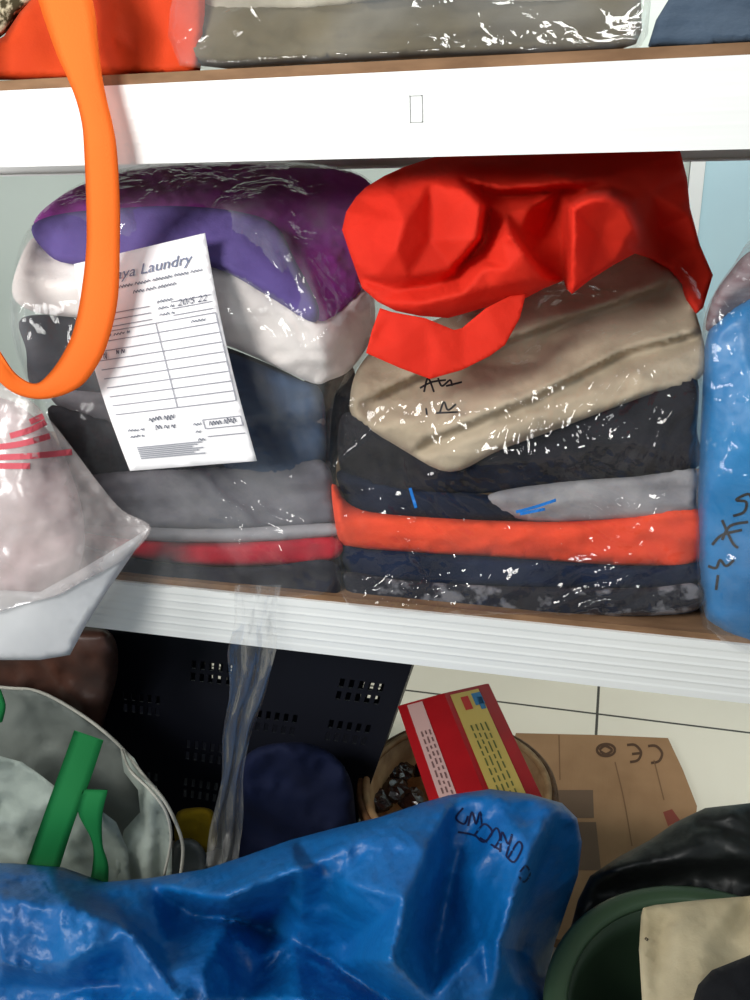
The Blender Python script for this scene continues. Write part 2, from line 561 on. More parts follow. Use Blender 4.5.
for z0, z1 in ((0.989, 1.0555), (0.465, 0.534)):
    fb = beam(z0, z1, 0.0, 1).build('front_beam', M_beam, rack)
    beam(z0 - (0.043 if z0 > .9 else 0), z1 - (0.03 if z0 > .9 else 0), 0.43, -1).build('rear_beam', M_beam, rack)
    if z0 > .9:
        c = at(416, 109, Y=-0.0004)
        mb = MB(); w, h, t = 0.0055, 0.0105, 0.0007
        for (a, b, c1, d) in ((-w, w, h - t, h), (-w, w, -h, -h + t), (-w, -w + t, -h, h), (w - t, w, -h, h)):
            mb.box(c.x + a, c.x + b, -0.0006, 0.0, c.z + c1, c.z + d)
        mb.build('punched_slot', M_slot, fb)
for zt in (1.064, 0.541):
    mb = MB(); mb.box(RX0 + .01, RX1 - .01, 0.0035, 0.425, zt - 0.018, zt)
    mb.build('shelf_board', M_board, rack)
for x in (RX0 - 0.002, RX1 + 0.002):
    for y, s in ((-0.003, 1), (0.435, -1)):
        mb = MB(); sx = 1 if x < 0 else -1
        mb.box(min(x, x - sx * 0.04), max(x, x - sx * 0.04), min(y, y - s * 0.003), max(y, y - s * 0.003), FLOORZ, 1.75)
        mb.box(min(x, x - sx * 0.003), max(x, x - sx * 0.003), min(y, y + s * 0.04), max(y, y + s * 0.04), FLOORZ, 1.75)
        mb.build('post', M_beam, rack)

# ------------------------------------------------------------------ left bag of laundry
def cloth(name, c, c2=None, rough=0.9, ns=18, stretch=(1, 1, 1), bump=0.35, bs=350, **k):
    return mat(name, c, rough, c2, ns, stretch, bump=bump, bscale=bs, bdist=0.001, sheen=0.02, spec=0.12, **k)


def garment(name, outline, m, label, cat, **k):
    parent = k.get('parent')
    d = dict(Y=0.045, step=4.5, smooth=3, T=0.22, shrink=0.10, rd=9, ra=0.012)
    d.update(k)
    o = relief(name, outline, m, **d)
    if parent is None: tag(o, label, cat, group=None)
    return o


fold = [soft(0.005, 9, 3.3), crumple(0.0045, 20, 1.7, 3, (0.5, 1, 1.5))]
M_plum = cloth('plum_fleece', (164, 62, 164), (146, 52, 158), ns=6)
M_lav = cloth('violet_front_tone', (98, 86, 138), (88, 74, 130), ns=8)  # bluer, greyer tone for the blanket front below the fold
M_white = cloth('white_fleece', (232, 226, 222), (214, 206, 202), ns=12)
pur = garment('folded_blanket', [(34, 222, .10), (58, 198, .14), (95, 180, .20), (150, 168, .26), (230, 164, .28), (300, 168, .28), (352, 172, .27), (376, 196, .24),
                                 (372, 250, .17), (360, 292, .11), (334, 320, .05), (316, 323, .03), (270, 297, .03), (215, 268, .03), (150, 262, .035), (70, 262, .05), (44, 244, .07)],
              M_plum, 'plum purple fleece blanket folded on top of the left clear bag of laundry', 'blanket',
              inner=[(120, 215, .085), (180, 213, .09), (240, 218, .09), (285, 245, .085), (318, 300, .045), (200, 188, .19), (290, 195, .2), (330, 240, .14)], fns=fold, T=0.1, smooth=5)
relief('violet_front', [(32, 226, .075), (60, 214, .085), (120, 208, .078), (180, 206, .078), (240, 212, .078), (276, 226, .075), (296, 262, .05), (318, 305, .022), (312, 322, .018),
                         (270, 297, .018), (215, 268, .018), (150, 262, .022), (70, 264, .035), (42, 248, .055)], M_lav, pur, T=0.03, smooth=2, rd=6, ra=.008,
       creases=[[(60, 232, .055), (150, 230, .045), (240, 240, .04), (285, 280, .025)]], fns=[soft(.003, 14, 5)], label='blue-violet front of the folded blanket')
garment('folded_towel', [(12, 292, .05), (24, 250, .06), (40, 236, .09), (70, 250, .07), (150, 255, .05), (214, 262, .035), (270, 292, .035), (318, 320, .03), (345, 306, .07), (370, 286, .13),
                         (374, 330, .13), (352, 368, .07), (330, 380, .03), (312, 383, .025), (262, 360, .025), (225, 345, .025), (150, 325, .03), (80, 318, .035), (32, 311, .045)],
        M_white, 'thick white fleece towel folded under the plum blanket in the left bag', 'towel',
        creases=[[(322, 345, .02), (345, 332, .055), (371, 308, .12)], [(318, 322, .03), (322, 345, .018), (318, 380, .03)], [(30, 280, .04), (80, 285, .03), (150, 290, .025)]], fns=fold, rd=7, ra=.01)
garment('folded_shirt', [(22, 318), (80, 316), (150, 325), (240, 352), (312, 386), (318, 402), (310, 412), (200, 400), (100, 398), (36, 392), (26, 350)],
        cloth('charcoal_cotton', (62, 60, 66), (44, 44, 50)), 'charcoal cotton shirt folded directly below the white towel in the left bag', 'shirt', fns=fold)
garment('folded_shirt', [(50, 386), (120, 392), (200, 398), (300, 405), (318, 412), (316, 428), (200, 430), (130, 428), (70, 412), (52, 400)],
        cloth('grey_knit', (128, 124, 128), (104, 100, 106)), 'light grey knit shirt edge sticking out left of the receipt in the left bag', 'shirt', fns=fold, Y=.04)
garment('folded_jeans', [(215, 350, .06), (240, 356, .03), (300, 380), (322, 392, .05), (326, 440, .05), (322, 472, .045), (300, 478), (230, 474), (214, 440), (212, 390)],
        cloth('dark_denim', (30, 48, 78), (52, 74, 104), ns=25), 'dark blue denim jeans folded right of the receipt in the left bag', 'jeans',
        creases=[[(218, 400, .028), (270, 408, .022), (324, 414, .035)], [(218, 438, .03), (270, 445, .022), (324, 446, .038)], [(218, 420, .04), (270, 426, .036), (324, 430, .048)]], fns=fold, Y=.032, T=.2)
garment('folded_trousers', [(52, 405), (130, 424), (230, 430), (240, 470), (200, 482), (110, 488), (74, 480), (58, 440)],
        cloth('black_twill', (46, 44, 50), (30, 30, 36)), 'near-black twill trousers folded below the receipt in the left bag', 'trousers', fns=fold, Y=.038)
garment('folded_sweatshirt', [(66, 478), (130, 470), (220, 466), (300, 458), (328, 466), (334, 500), (330, 524), (240, 530), (150, 530), (78, 526), (66, 505)],
        cloth('grey_marl', (112, 110, 116), (92, 90, 98)), 'mid grey marl sweatshirt folded in the lower half of the left bag', 'sweatshirt', fns=fold, Y=.03)
garment('folded_shirt', [(72, 522), (150, 528), (240, 529), (332, 524), (334, 536), (240, 542), (150, 541), (78, 533)],
        cloth('pale_grey_cotton', (150, 148, 152)), 'thin pale grey shirt folded between grey sweatshirt and red shirt in left bag', 'shirt', fns=[soft(.002, 20, 2)], Y=.026, rd=4, ra=.006)
garment('folded_shirt', [(82, 533), (130, 540), (180, 545), (250, 544), (333, 538), (333, 560), (250, 566), (185, 564), (120, 555), (84, 545)],
        cloth('crimson_cotton', (196, 32, 50), (160, 22, 42)), 'crimson red shirt folded near the bottom of the left bag', 'shirt', fns=[soft(.002, 20, 2)], Y=.024, rd=4, ra=.006,
        creases=[[(180, 546, .03), (180, 562, .03)]])
garment('folded_trousers', [(64, 548), (84, 546), (130, 557), (190, 566), (260, 567), (333, 561), (337, 598), (300, 600), (200, 592), (120, 582), (70, 576)],
        cloth('black_cotton', (28, 28, 34), (48, 46, 54)), 'black cotton trousers at the very bottom of the left bag under the crimson shirt', 'trousers', fns=[soft(.001, 20, 2)], Y=.010, rd=4, ra=.004)

garment('folded_jacket', [(296, 392), (330, 378), (352, 366), (356, 400), (344, 440), (336, 470), (340, 540), (344, 596), (318, 596), (310, 500)],
        cloth('black_nylon', (24, 24, 30), (40, 40, 48)), 'black garment edge visible in the narrow gap between the two clear bags', 'jacket', fns=fold, Y=.09, T=.15)
film_l = film('clear_film_left', haze=0.02, rough=0.07, bump=0.55, bscale=16, stretch=(1, 1, .6), hz2=0.10, bdist=.010)
LB = relief('clear_plastic_bag', [(10, 300, .04), (24, 236, .07), (60, 196, .13), (110, 172, .21), (180, 161, .26), (300, 162, .26), (372, 182, .22), (384, 250, .16), (378, 330, .11), (350, 378, .05),
                                  (334, 400, .02), (330, 470, .008), (338, 540, .008), (334, 592, .012), (280, 600, -.004), (180, 592, -.004), (80, 581, -.002), (56, 548, .0), (40, 470, .01), (32, 400, .02), (14, 345, .03)],
            film_l, Y=.01, step=4, smooth=3, T=.26, shrink=.08, rd=12, ra=.012,
            inner=[(120, 210, .062), (240, 213, .062), (290, 250, .045), (200, 186, .16), (310, 210, .15), (200, 300, .008), (300, 345, .005), (320, 310, .012), (70, 300, .02), (100, 400, .012), (200, 420, .008), (150, 500, .01), (250, 500, .01), (200, 550, .01)],
            creases=[[(335, 590, .002), (240, 520, -.004), (175, 470, -.004)], [(80, 575, .0), (130, 520, .0), (120, 440, .004)], [(260, 200, .10), (300, 250, .045), (330, 330, -.003), (322, 400, -.002)]],
            fns=[crumple(0.006, 9, 4.1, 4, (1, 1, 0.7)), pleats(215, 480, .0, .05, 52, .018, .0035, 1, 1.2), pleats(295, 430, .0, .035, 20, .016, .003, 3, 1.2), pleats(255, 530, .0, .045, 60, .018, .003, 4, 1.2), pleats(290, 260, .05, .03, 25, .015, .003, 5, 1.3), pleats(300, 335, .0, .03, 30, .016, .003, 6, 1.3)])
tag(LB, 'clear crinkled plastic bag wrapping the left stack of clothes with the plum blanket', 'plastic bag')
# tail of the bag hanging over the lower beam
tail = []
for (x, y, Yd, w) in ((258, 585, -.004, 22), (255, 620, -.012, 22), (252, 650, -.014, 23), (248, 690, -.012, 20), (238, 730, -.01, 17), (232, 780, -.008, 16), (226, 830, -.006, 18), (222, 866, -.004, 20)):
    tail.append(Vector((x, y, Yd))), tail[-1]
mb = MB(); wid = [22, 22, 23, 20, 13, 12, 15, 18]; cols = 13
cen = catmull(tail, 8); nr = len(cen)
for i, c in enumerate(cen):
    t = i / (nr - 1) * 7; k = min(6, int(t)); w = wid[k] * (1 - (t - k)) + wid[k + 1] * (t - k)
    for j in range(cols):
        u = j / (cols - 1) * 2 - 1
        yy_ = c.z - 0.006 * math.sin(u * 7 + i * 0.12) - 0.004 * math.sin(u * 15 + i * .3)
        mb.v.append(at(c.x + u * w + 1.5 * math.sin(i * .4 + u * 2), c.y, Y=yy_))
for i in range(nr - 1):
    for j in range(cols - 1):
        a = i * cols + j; mb.f.append((a, a + 1, a + cols + 1, a + cols))
mb.build('bag_tail', film('clear_film_tail', haze=0.08, rough=0.2, bump=0.5, gloss=.4, bscale=40, stretch=(2, 1, .3)), LB, smooth=True)

# ------------------------------------------------------------------ receipt
M_paper = mat('receipt_paper', (240, 238, 240), 0.8, bump=0.05, bscale=20)
RQ = ((74, 264), (205, 233), (257, 461), (130, 471))
rmap = quadmap(*RQ)
pts = [rmap(0, 1), rmap(.5, 1), rmap(1, 1), rmap(1, .75), rmap(1, .5), rmap(1, .25), rmap(1, 0), rmap(.5, 0), rmap(0, 0), rmap(0, .25), rmap(0, .5), rmap(0, .75)]
dep = [.022, .02, .016, -.008, -.02, -.022, -.02, -.024, -.026, -.024, -.02, -.002]
bow = [(0, 0), (0, 0), (0, 0), (-3, 0), (-6, 0), (-4, 0), (0, 0), (0, 0), (0, 0), (-5, 2), (-9, 2), (-8, 0)]


def rm(u, v):
    x, y = rmap(u, v)
    b = math.sin(math.pi * v)
    return (x - (4 + 4 * (1 - u)) * b, y)


ro = [(rm(u, v)[0], rm(u, v)[1]) for u, v in [(i / 6, 1) for i in range(6)] + [(1, 1 - i / 8) for i in range(8)] + [(1 - i / 6, 0) for i in range(6)] + [(0, i / 8) for i in range(8)]]


def rdep(px, py):
    t = (py - 233) / 235.0
    return 0.028 - 0.085 * t + 0.032 * t * t + 0.000 * px - 0.012


rec = relief('laundry_receipt', [(x, y, rdep(x, y)) for x, y in ro], M_paper, round_outline=False, step=5, smooth=1, T=0.0006, shrink=0,
             inner=[(rm(u, v)[0], rm(u, v)[1], rdep(*rm(u, v)) - .004 * math.sin(math.pi * u)) for u in (.2, .4, .6, .8) for v in (.15, .3, .45, .6, .75, .9)], fns=[soft(.0012, 12, 8)])
tag(rec, 'white paper laundry receipt with ruled lines and handwriting lying on the left clear bag', 'receipt')
M_print = mat('grey_print', (120, 124, 136), 0.9)
M_rule = mat('faint_rule', (150, 150, 160), 0.9)
M_pen = mat('pen_ink', (84, 88, 104), 0.8)
M_title = mat('title_print', (118, 126, 150), 0.9)


def rl(u, v, s=1.0, tilt=0.0):
    return lambda x, y: rm(u + x / 130.0 * s, v + (y / 236.0 + x * tilt) * s)


lettering('title_lettering', rec, [('amaya Laundry', rl(.14, .885, 1), 15.5, .35, 0.010)], M_title, rec)


def scrawl(u0, u1, v, h, n, seed=0):
    """an unreadable run of tiny print or handwriting"""
    r = random.Random(seed); out = []; k = 0; u = u0
    while u < u1:
        w = min(r.uniform(.5, 1.0) * n, u1 - u); st = []; m_ = max(3, int(w / .011))
        for q in range(m_ + 1): st.append(rm(u + w * q / m_, v + h * (.5 if q % 2 else -.5) * r.uniform(.5, 1.2)))
        out.append(st); u += w + .018
    return out


for k, (u0, u1, v, h, w) in enumerate([(.14, .93, .848, .010, .16), (.40, .74, .812, .012, .14), (.56, .68, .747, .010, .12), (.56, .68, .717, .010, .12), (.56, .67, .687, .010, .12),
                                       (.10, .32, .637, .010, .10), (.78, .90, .634, .010, .12), (.10, .22, .187, .010, .12), (.10, .20, .158, .010, .12), (.60, .67, .185, .010, .08), (.60, .64, .150, .010, .05), (.60, .66, .114, .010, .07)]):
    ink('small_print', rec, scrawl(u0, u1, v, h, w, k), 0.9, M_print, rec, off=.0016)
lettering('handwriting', rec, [('20/5 22', rl(.70, .712), 9.5, .4, 0.004)], M_pen, rec)
for k, (u0, u1, v, h, w) in enumerate([(.09, .13, .55, .045, .05), (.19, .27, .555, .025, .06), (.28, .48, .228, .026, .2), (.31, .46, .188, .026, .1), (.72, .94, .184, .026, .22)]):
    ink('handwriting', rec, scrawl(u0, u1, v, h * .8, w * .5, 20 + k), 0.8, M_pen, rec, off=.0017)
rules = []
for v in (.735, .705, .675): rules.append([rm(.1, v), rm(.5, v)]); rules.append([rm(.66, v), rm(.96, v)])
for i in range(10): v = .655 - .043 * i; rules.append([rm(.05, v), rm(.97, v)])
rules += [[rm(.52, .655), rm(.52, .268)], [rm(.97, .655), rm(.97, .268)]]
for v in (.20, .16, .125): rules.append([rm(.68, v), rm(.97, v)])
rules += [[rm(.68, .2), rm(.68, .16)], [rm(.97, .2), rm(.97, .16)]]
ink('ruled_lines', rec, rules, 0.9, M_rule, rec, off=.0014, curve=False)
foot = []
for i in range(7): v = .105 - .0085 * i; foot.append([rm(.12, v), rm(.62 - .04 * (i % 3), v)])
ink('footer_print', rec, foot, 1.3, mat('footer_grey', (158, 160, 168), .9), rec, off=.0014, curve=False)

# ------------------------------------------------------------------ right bag of laundry
M_beige = cloth('taupe_twill', (180, 166, 144), (172, 157, 135), ns=8)
garment('folded_trousers', [(350, 398, .04), (360, 365, .07), (392, 335, .12), (440, 318, .15), (520, 285, .19), (575, 258, .22), (640, 250, .22), (680, 280, .16), (703, 338, .07), (700, 378, .04),
                            (640, 398, .02), (560, 428, .015), (500, 450, .015), (450, 472, .01), (400, 448, .02), (356, 420, .03)],
        M_beige, 'taupe beige trousers folded on top of the right clear bag under the red bag', 'trousers', parent=None,
        creases=[[(425, 440, .008), (520, 400, .012), (620, 352, .05), (700, 330, .07)], [(428, 444, .028), (528, 404, .036), (620, 356, .08), (700, 334, .095)],
                 [(435, 455, .008), (530, 418, .010), (640, 372, .035)], [(372, 395, .04), (450, 360, .08), (560, 320, .11), (660, 285, .15)], [(376, 400, .06), (450, 364, .11), (560, 324, .14), (665, 289, .18)]],
        inner=[(450, 410, .03), (400, 420, .02), (600, 300, .15)], fns=fold, T=.12, smooth=1, step=4)
garment('folded_trousers', [(338, 430), (352, 412), (400, 436, .03), (450, 462, .03), (520, 436, .03), (620, 395, .03), (692, 372, .04), (697, 430), (694, 470), (600, 482), (500, 492), (400, 496), (346, 480)],
        cloth('black_suiting', (26, 25, 30), (40, 38, 44)), 'black suit trousers folded under the taupe trousers in the right bag', 'trousers', fns=fold, Y=.04)
garment('folded_shirt', [(340, 470), (400, 486), (480, 494), (520, 500), (524, 518), (440, 520), (360, 512), (344, 495)],
        cloth('midnight_cotton', (34, 40, 58), (24, 28, 42)), 'midnight blue shirt folded above the orange shirt at left in the right bag', 'shirt', fns=fold, Y=.034)
garment('folded_shirt', [(490, 494), (560, 482), (640, 476), (694, 468, .04), (696, 500), (690, 514), (620, 520), (540, 522), (500, 512)],
        cloth('pale_heather', (160, 158, 160), (132, 130, 134)), 'pale heather grey shirt folded above the orange shirt at right in the right bag', 'shirt', fns=fold, Y=.03)
garment('folded_shirt', [(332, 484, .005), (344, 500, .02), (370, 512), (440, 518), (540, 522), (620, 518), (696, 508), (696, 562), (640, 566), (540, 560), (440, 554), (370, 550), (342, 544, .02), (334, 515, .01)],
        cloth('orange_cotton', (238, 84, 52), (232, 76, 48), ns=7), 'bright orange-red shirt folded across the middle of the right bag', 'shirt', fns=fold, Y=.028,
        creases=[[(345, 530, .022), (440, 536, .022), (560, 540, .022), (690, 538, .025)]])
garment('folded_jeans', [(342, 544), (370, 550), (440, 555), (540, 561), (640, 567), (696, 563), (697, 584), (640, 590), (500, 588), (400, 583), (352, 578)],
        cloth('navy_cotton', (26, 36, 62), (20, 28, 48)), 'navy blue trousers folded directly below the orange shirt in the right bag', 'jeans', fns=[soft(.002, 20, 2)], Y=.028, rd=5, ra=.008)
garment('folded_shirt', [(346, 572), (400, 580), (500, 586), (640, 588), (697, 584), (697, 610), (640, 616), (500, 617), (400, 614), (354, 608), (346, 590)],
        cloth('patterned_cotton', (38, 38, 46), (112, 112, 118), ns=38, contrast=(.52, .6)), 'dark shirt with grey leaf pattern at the very bottom of the right bag', 'shirt', fns=[soft(.001, 20, 2)], Y=.014, rd=4, ra=.005)
film_r = film('clear_film_right', haze=0.004, rough=0.06, bump=0.6, gloss=1.3, bscale=16, stretch=(1, 1, .6), hz2=0.02, bdist=.012)
RB = relief('clear_plastic_bag', [(326, 430, .03), (340, 385, .05), (372, 335, .11), (430, 306, .15), (520, 272, .18), (580, 248, .205), (645, 240, .2), (690, 272, .14), (710, 335, .06), (704, 400, .02), (700, 470, .01), (700, 560, .0), (700, 608, .0),
                                  (600, 616, -.006), (480, 617, -.006), (380, 613, -.006), (346, 604, .0), (334, 580, .005), (328, 500, .005)],
            film_r, Y=.005, step=3, smooth=2, T=.24, shrink=.08, rd=10, ra=.012,
            inner=[(450, 345, .075), (560, 310, .09), (620, 290, .13), (400, 400, .015), (660, 360, .03), (400, 500, .008), (500, 500, .008), (600, 500, .008), (420, 570, .006), (560, 580, .006)],
            creases=[[(708, 338, .05), (700, 400, .0), (690, 460, -.002)], [(332, 470, .0), (380, 520, -.004), (440, 590, -.004)], [(688, 290, .11), (694, 330, .06)],
                     [(460, 398, .012), (530, 390, .014), (610, 372, .022)], [(450, 462, -.014), (530, 462, -.016), (620, 440, -.012)]],
            fns=[crumple(0.007, 9, 9.4, 4, (1, 1, .8)), pleats(530, 425, .0, .032, 4, .014, .0016, 1, 1.4), pleats(612, 400, .0, .03, -30, .013, .0018, 2, 1.2), pleats(652, 440, .0, .03, -20, .016, .002, 3, 1.3), pleats(440, 520, .0, .05, 50, .02, .003, 4), pleats(600, 505, .0, .045, 65, .017, .003, 5, 1.4), pleats(420, 595, .0, .05, -60, .016, .003, 6, 1.), pleats(600, 595, .0, .05, -60, .016, .003, 7, 1.)])
tag(RB, 'clear crinkled plastic bag wrapping the right stack of clothes under the red bag', 'plastic bag')
M_marker = mat('black_marker', (22, 22, 26), 0.6)
ink('handwriting', RB, [[(420, 388), (432, 382), (446, 380)], [(424, 392), (428, 378), (434, 392)], [(438, 378), (442, 386), (450, 380), (452, 386)], [(446, 386), (462, 382)],
                        [(426, 408), (427, 415)], [(440, 412), (444, 402), (448, 410), (456, 404)], [(436, 413), (458, 412)]], 2.0, M_marker, RB)
M_bluep = mat('blue_print', (30, 110, 190), 0.5)
for st_ in ([[(410, 488), (413, 498), (416, 508)], [(516, 512), (535, 507), (556, 500)], [(520, 514), (545, 509)]]): ink('blue_print', RB, [st_], 3.0, M_bluep, RB)

# ------------------------------------------------------------------ red non-woven bag
M_red = mat('red_nonwoven', (238, 58, 38), 0.75, (232, 52, 34), 14, bump=0.18, bscale=420, bdist=.0006, transl=0.4, spec=0.2, bkind='voronoi')
red = relief('red_fabric_bag', [(342, 230, .03), (346, 212, .04), (356, 197, .06), (366, 187, .07), (384, 176, .09), (404, 167, .13), (440, 155, .18), (480, 148, .20), (600, 146, .21), (680, 150, .22), (687, 178, .22), (690, 208, .21), (700, 245, .19),
                                (713, 275, .16), (703, 308, .12), (696, 314, .11), (688, 301, .12), (684, 285, .15), (671, 270, .17), (655, 260, .15), (636, 253, .05), (612, 266, .02), (590, 280, .0), (572, 294, -.01), (569, 291, .0), (565, 280, .045),
                                (545, 288, .03), (526, 298, .02), (500, 303, .02), (470, 312, .015), (448, 318, .01), (420, 316, .0), (396, 311, .0), (378, 302, .0), (362, 288, .005), (350, 254, .015)],
             M_red, round_outline=False, step=3.0, smooth=1, T=.04, shrink=.05, rd=4, ra=.006,
             creases=[
                 [(366, 187, .07), (392, 196, .01), (404, 222, -.03), (396, 250, -.035), (408, 276, -.02)],          # left lobe ridge
                 [(392, 196, .01), (430, 182, .03), (466, 190, .012), (482, 206, -.005), (478, 238, -.02), (452, 268, -.005)],    # lip of the lobe
                 [(470, 184, .08), (489, 204, .085), (485, 238, .07), (458, 268, .04)],                           # recess behind the lip
                 [(404, 222, -.03), (430, 240, .0), (452, 268, -.005)],
                 [(350, 262, .01), (376, 276, -.012), (408, 276, -.02), (452, 268, -.005)],
                 [(356, 276, .02), (400, 290, .004), (440, 284, .006), (458, 272, .03)],
                 [(378, 302, .0), (420, 304, -.02), (462, 294, -.02), (492, 286, -.01), (545, 284, .0)],
                 [(458, 268, .04), (484, 258, .02), (502, 240, -.02), (511, 235, -.035), (524, 252, -.03), (548, 280, -.005)],   # V fold ridge
                 [(484, 268, -.015), (508, 268, -.03), (530, 280, -.02)],
                 [(520, 232, .05), (534, 254, .07), (552, 272, .05)],
                 [(489, 204, .085), (505, 212, .05), (530, 206, .06), (545, 198, .08)],
                 [(455, 176, .06), (500, 188, .065), (540, 186, .07), (566, 182, .08)],      # edge of the upper sheet
                 [(470, 184, .085), (500, 196, .12), (540, 194, .13), (562, 190, .14)],    # dark gap below it
                 [(562, 190, .14), (552, 210, .12), (540, 235, .10)],
                 [(571, 290, -.012), (572, 245, -.03), (572, 206, -.03), (590, 199, -.03), (606, 197, -.025), (624, 208, -.012), (636, 228, .0), (626, 244, .01)],   # right knob
                 [(565, 276, .05), (564, 245, .09), (564, 204, .11), (588, 190, .12), (612, 188, .13), (634, 200, .14), (645, 226, .15), (640, 246, .10)],    # shade behind the knob
                 [(572, 245, -.03), (600, 238, .012), (626, 244, .01)],
                 [(590, 199, -.03), (606, 222, .0), (600, 238, .012)],
                 [(400, 172, .11), (460, 166, .11), (540, 168, .13), (620, 172, .15), (684, 170, .20)],
                 [(566, 182, .08), (600, 178, .12), (650, 192, .17), (690, 215, .20)],
                 [(650, 192, .17), (660, 230, .21), (664, 262, .17)],
             ],
             fns=[soft(.0025, 18, 4), crumple(.0025, 14, 6, 2)])
tag(red, 'crumpled bright red non-woven fabric bag lying on top of the right clear bag', 'fabric bag')
# its handle: a flat folded band
relief('handle', [(380, 308, -.006), (392, 312, -.01), (425, 318, -.012), (454, 330, -.008), (462, 328, -.004), (486, 308, .0), (510, 296, .01), (526, 294, .012), (520, 318, .004), (505, 345, -.008), (490, 356, -.014),
                  (462, 370, -.02), (430, 379, -.022), (400, 368, -.022), (366, 353, -.02), (372, 330, -.014)],
       M_red, red, round_outline=False, step=3.5, smooth=1, T=.004, shrink=.0, creases=[[(454, 330, -.008), (440, 350, -.018), (430, 379, -.022)], [(380, 335, -.012), (400, 345, -.02), (430, 352, -.016)]], fns=[soft(.0012, 25, 2)])

# ------------------------------------------------------------------ blue package at right
blue_pk = relief('blue_package', [(702, 400, .03), (706, 340, .04), (722, 315, .04), (750, 296, .04), (800, 280, .05), (860, 290, .06), (866, 620, .02), (800, 650, .0), (752, 648, -.005), (716, 628, .0), (702, 600, .005), (698, 500, .01)],
                 mat('blue_poly_sheet', (16, 118, 176), 0.4, (12, 104, 164), 10, bump=.3, bscale=40, spec=.5, bdist=.003), Y=.015, step=5, smooth=3, T=.2, shrink=.08, rd=14, ra=.03,
                 inner=[(760, 420, -.01), (760, 540, -.012), (722, 480, .0)], fns=[crumple(.004, 12, 2.2, 3)])
tag(blue_pk, 'blue plastic wrapped laundry package with black handwriting at the right edge', 'package')
ink('handwriting', blue_pk, [[(708, 566), (716, 568), (720, 560), (726, 566), (734, 560)], [(712, 545), (722, 535), (742, 530)], [(722, 520), (732, 542), (738, 548)], [(722, 540), (730, 526), (748, 522)],
                             [(733, 516), (744, 512), (746, 502), (736, 500), (748, 494), (752, 500)], [(716, 590), (718, 575)]], 2.8, M_marker, blue_pk)
pkf = relief('clear_wrap', [(698, 380, .02), (704, 320, .03), (716, 290, .035), (735, 262, .04), (752, 238, .045), (790, 215, .05), (870, 220, .06), (872, 630, .0), (800, 658, -.012), (752, 656, -.014), (714, 636, -.012), (700, 612, -.01), (696, 500, .0)],
             film('clear_film_pack', haze=.02, rough=.08, bump=.8, bscale=18, hz2=.08, bdist=.01), blue_pk, Y=.0, step=5, smooth=2, T=.2, shrink=.08, rd=8, ra=.02, fns=[crumple(.006, 12, 5.2, 4)],
             inner=[(760, 420, -.022), (760, 540, -.026), (722, 480, -.014)])
pgm = relief('dusky_shirt', [(706, 330, .05), (712, 300, .045), (730, 272, .05), (752, 250, .055), (800, 235, .06), (860, 240, .07), (862, 300, .06), (800, 300, .045), (752, 305, .045), (724, 324, .045)],
             cloth('dusky_maroon', (106, 78, 84), (140, 128, 132), ns=30, stretch=(1, 1, 4)), Y=.05, step=5, T=.15, rd=8, ra=.02,
             creases=[[(715, 315, .04), (735, 290, .035), (760, 265, .035)], [(718, 322, .05), (740, 298, .05), (765, 280, .05)]], fns=fold)
tag(pgm, 'dusky maroon and grey shirt folded on top of the blue package at right', 'shirt')

# ------------------------------------------------------------------ blurred pale bundle at the left edge
M_pink = cloth('pink_white_cotton', (206, 184, 184), (184, 160, 162), ns=10)
pk = relief('pale_bundle', [(-60, 400, .0), (0, 398, -.01), (28, 412, -.02), (56, 440, -.02), (70, 470, -.025), (82, 510, -.03), (84, 550, -.035), (70, 585, -.045), (40, 600, -.06), (0, 600, -.07), (-60, 600, -.06)], M_pink,
            Y=-.03, step=5, smooth=2, T=.09, shrink=.05, rd=12, ra=.02,
            creases=[[(-40, 455, -.03), (20, 462, -.045), (70, 470, -.03)], [(-40, 470, -.02), (20, 476, -.03), (70, 484, -.025)], [(-40, 520, -.045), (20, 525, -.055), (78, 520, -.035)], [(-40, 535, -.03), (20, 540, -.045), (78, 536, -.03)],
                     [(-40, 560, -.06), (30, 565, -.065), (75, 560, -.045)]], fns=fold)
tag(pk, 'pinkish white folded garments bulging over the shelf edge at the far left', 'clothes bundle')
wb = relief('milky_plastic_bag', [(-60, 585, -.075), (0, 590, -.085), (40, 592, -.085), (80, 570, -.07), (110, 552, -.05), (150, 528, -.02), (130, 558, -.04), (108, 590, -.065), (86, 625, -.08), (70, 655, -.09), (40, 660, -.095), (0, 660, -.1), (-60, 668, -.1)],
            mat('milky_plastic', (226, 228, 230), 0.4, (212, 214, 218), 8, bump=.2, bscale=14, bdist=.003, transl=.3, spec=.4), Y=-.07, step=4, smooth=3, T=.02, shrink=.05, rd=5, ra=.006,
            round_outline=False, fns=[soft(.002, 12, 3)])
tag(wb, 'white milky plastic bag with its bottom hanging over the lower beam at far left', 'plastic bag')
wf = relief('clear_side', [(-60, 380, -.03), (0, 384, -.035), (30, 400, -.035), (52, 422, -.03), (74, 450, -.012), (98, 482, -.01), (122, 510, -.01), (151, 528, -.02), (126, 558, -.045), (85, 580, -.075), (40, 600, -.09), (-60, 600, -.09)],
            film('milky_film', haze=.20, tint=(226, 216, 214), rough=.25, bump=.5, bscale=18, hz2=.38), wb, Y=-.04, step=5, smooth=3, T=.004, shrink=0, fns=[crumple(.005, 12, 7, 3)],
            inner=[(20, 480, -.075), (60, 540, -.075), (20, 550, -.09)])
ink('red_print', wf, [[(-10, 448), (20, 444), (50, 436)], [(10, 436), (30, 430), (46, 422)], [(-20, 458), (30, 456), (72, 452)], [(30, 422), (48, 414)], [(-20, 466), (30, 466)]], 6, mat('faded_red_print', (200, 84, 96), .7), wb)

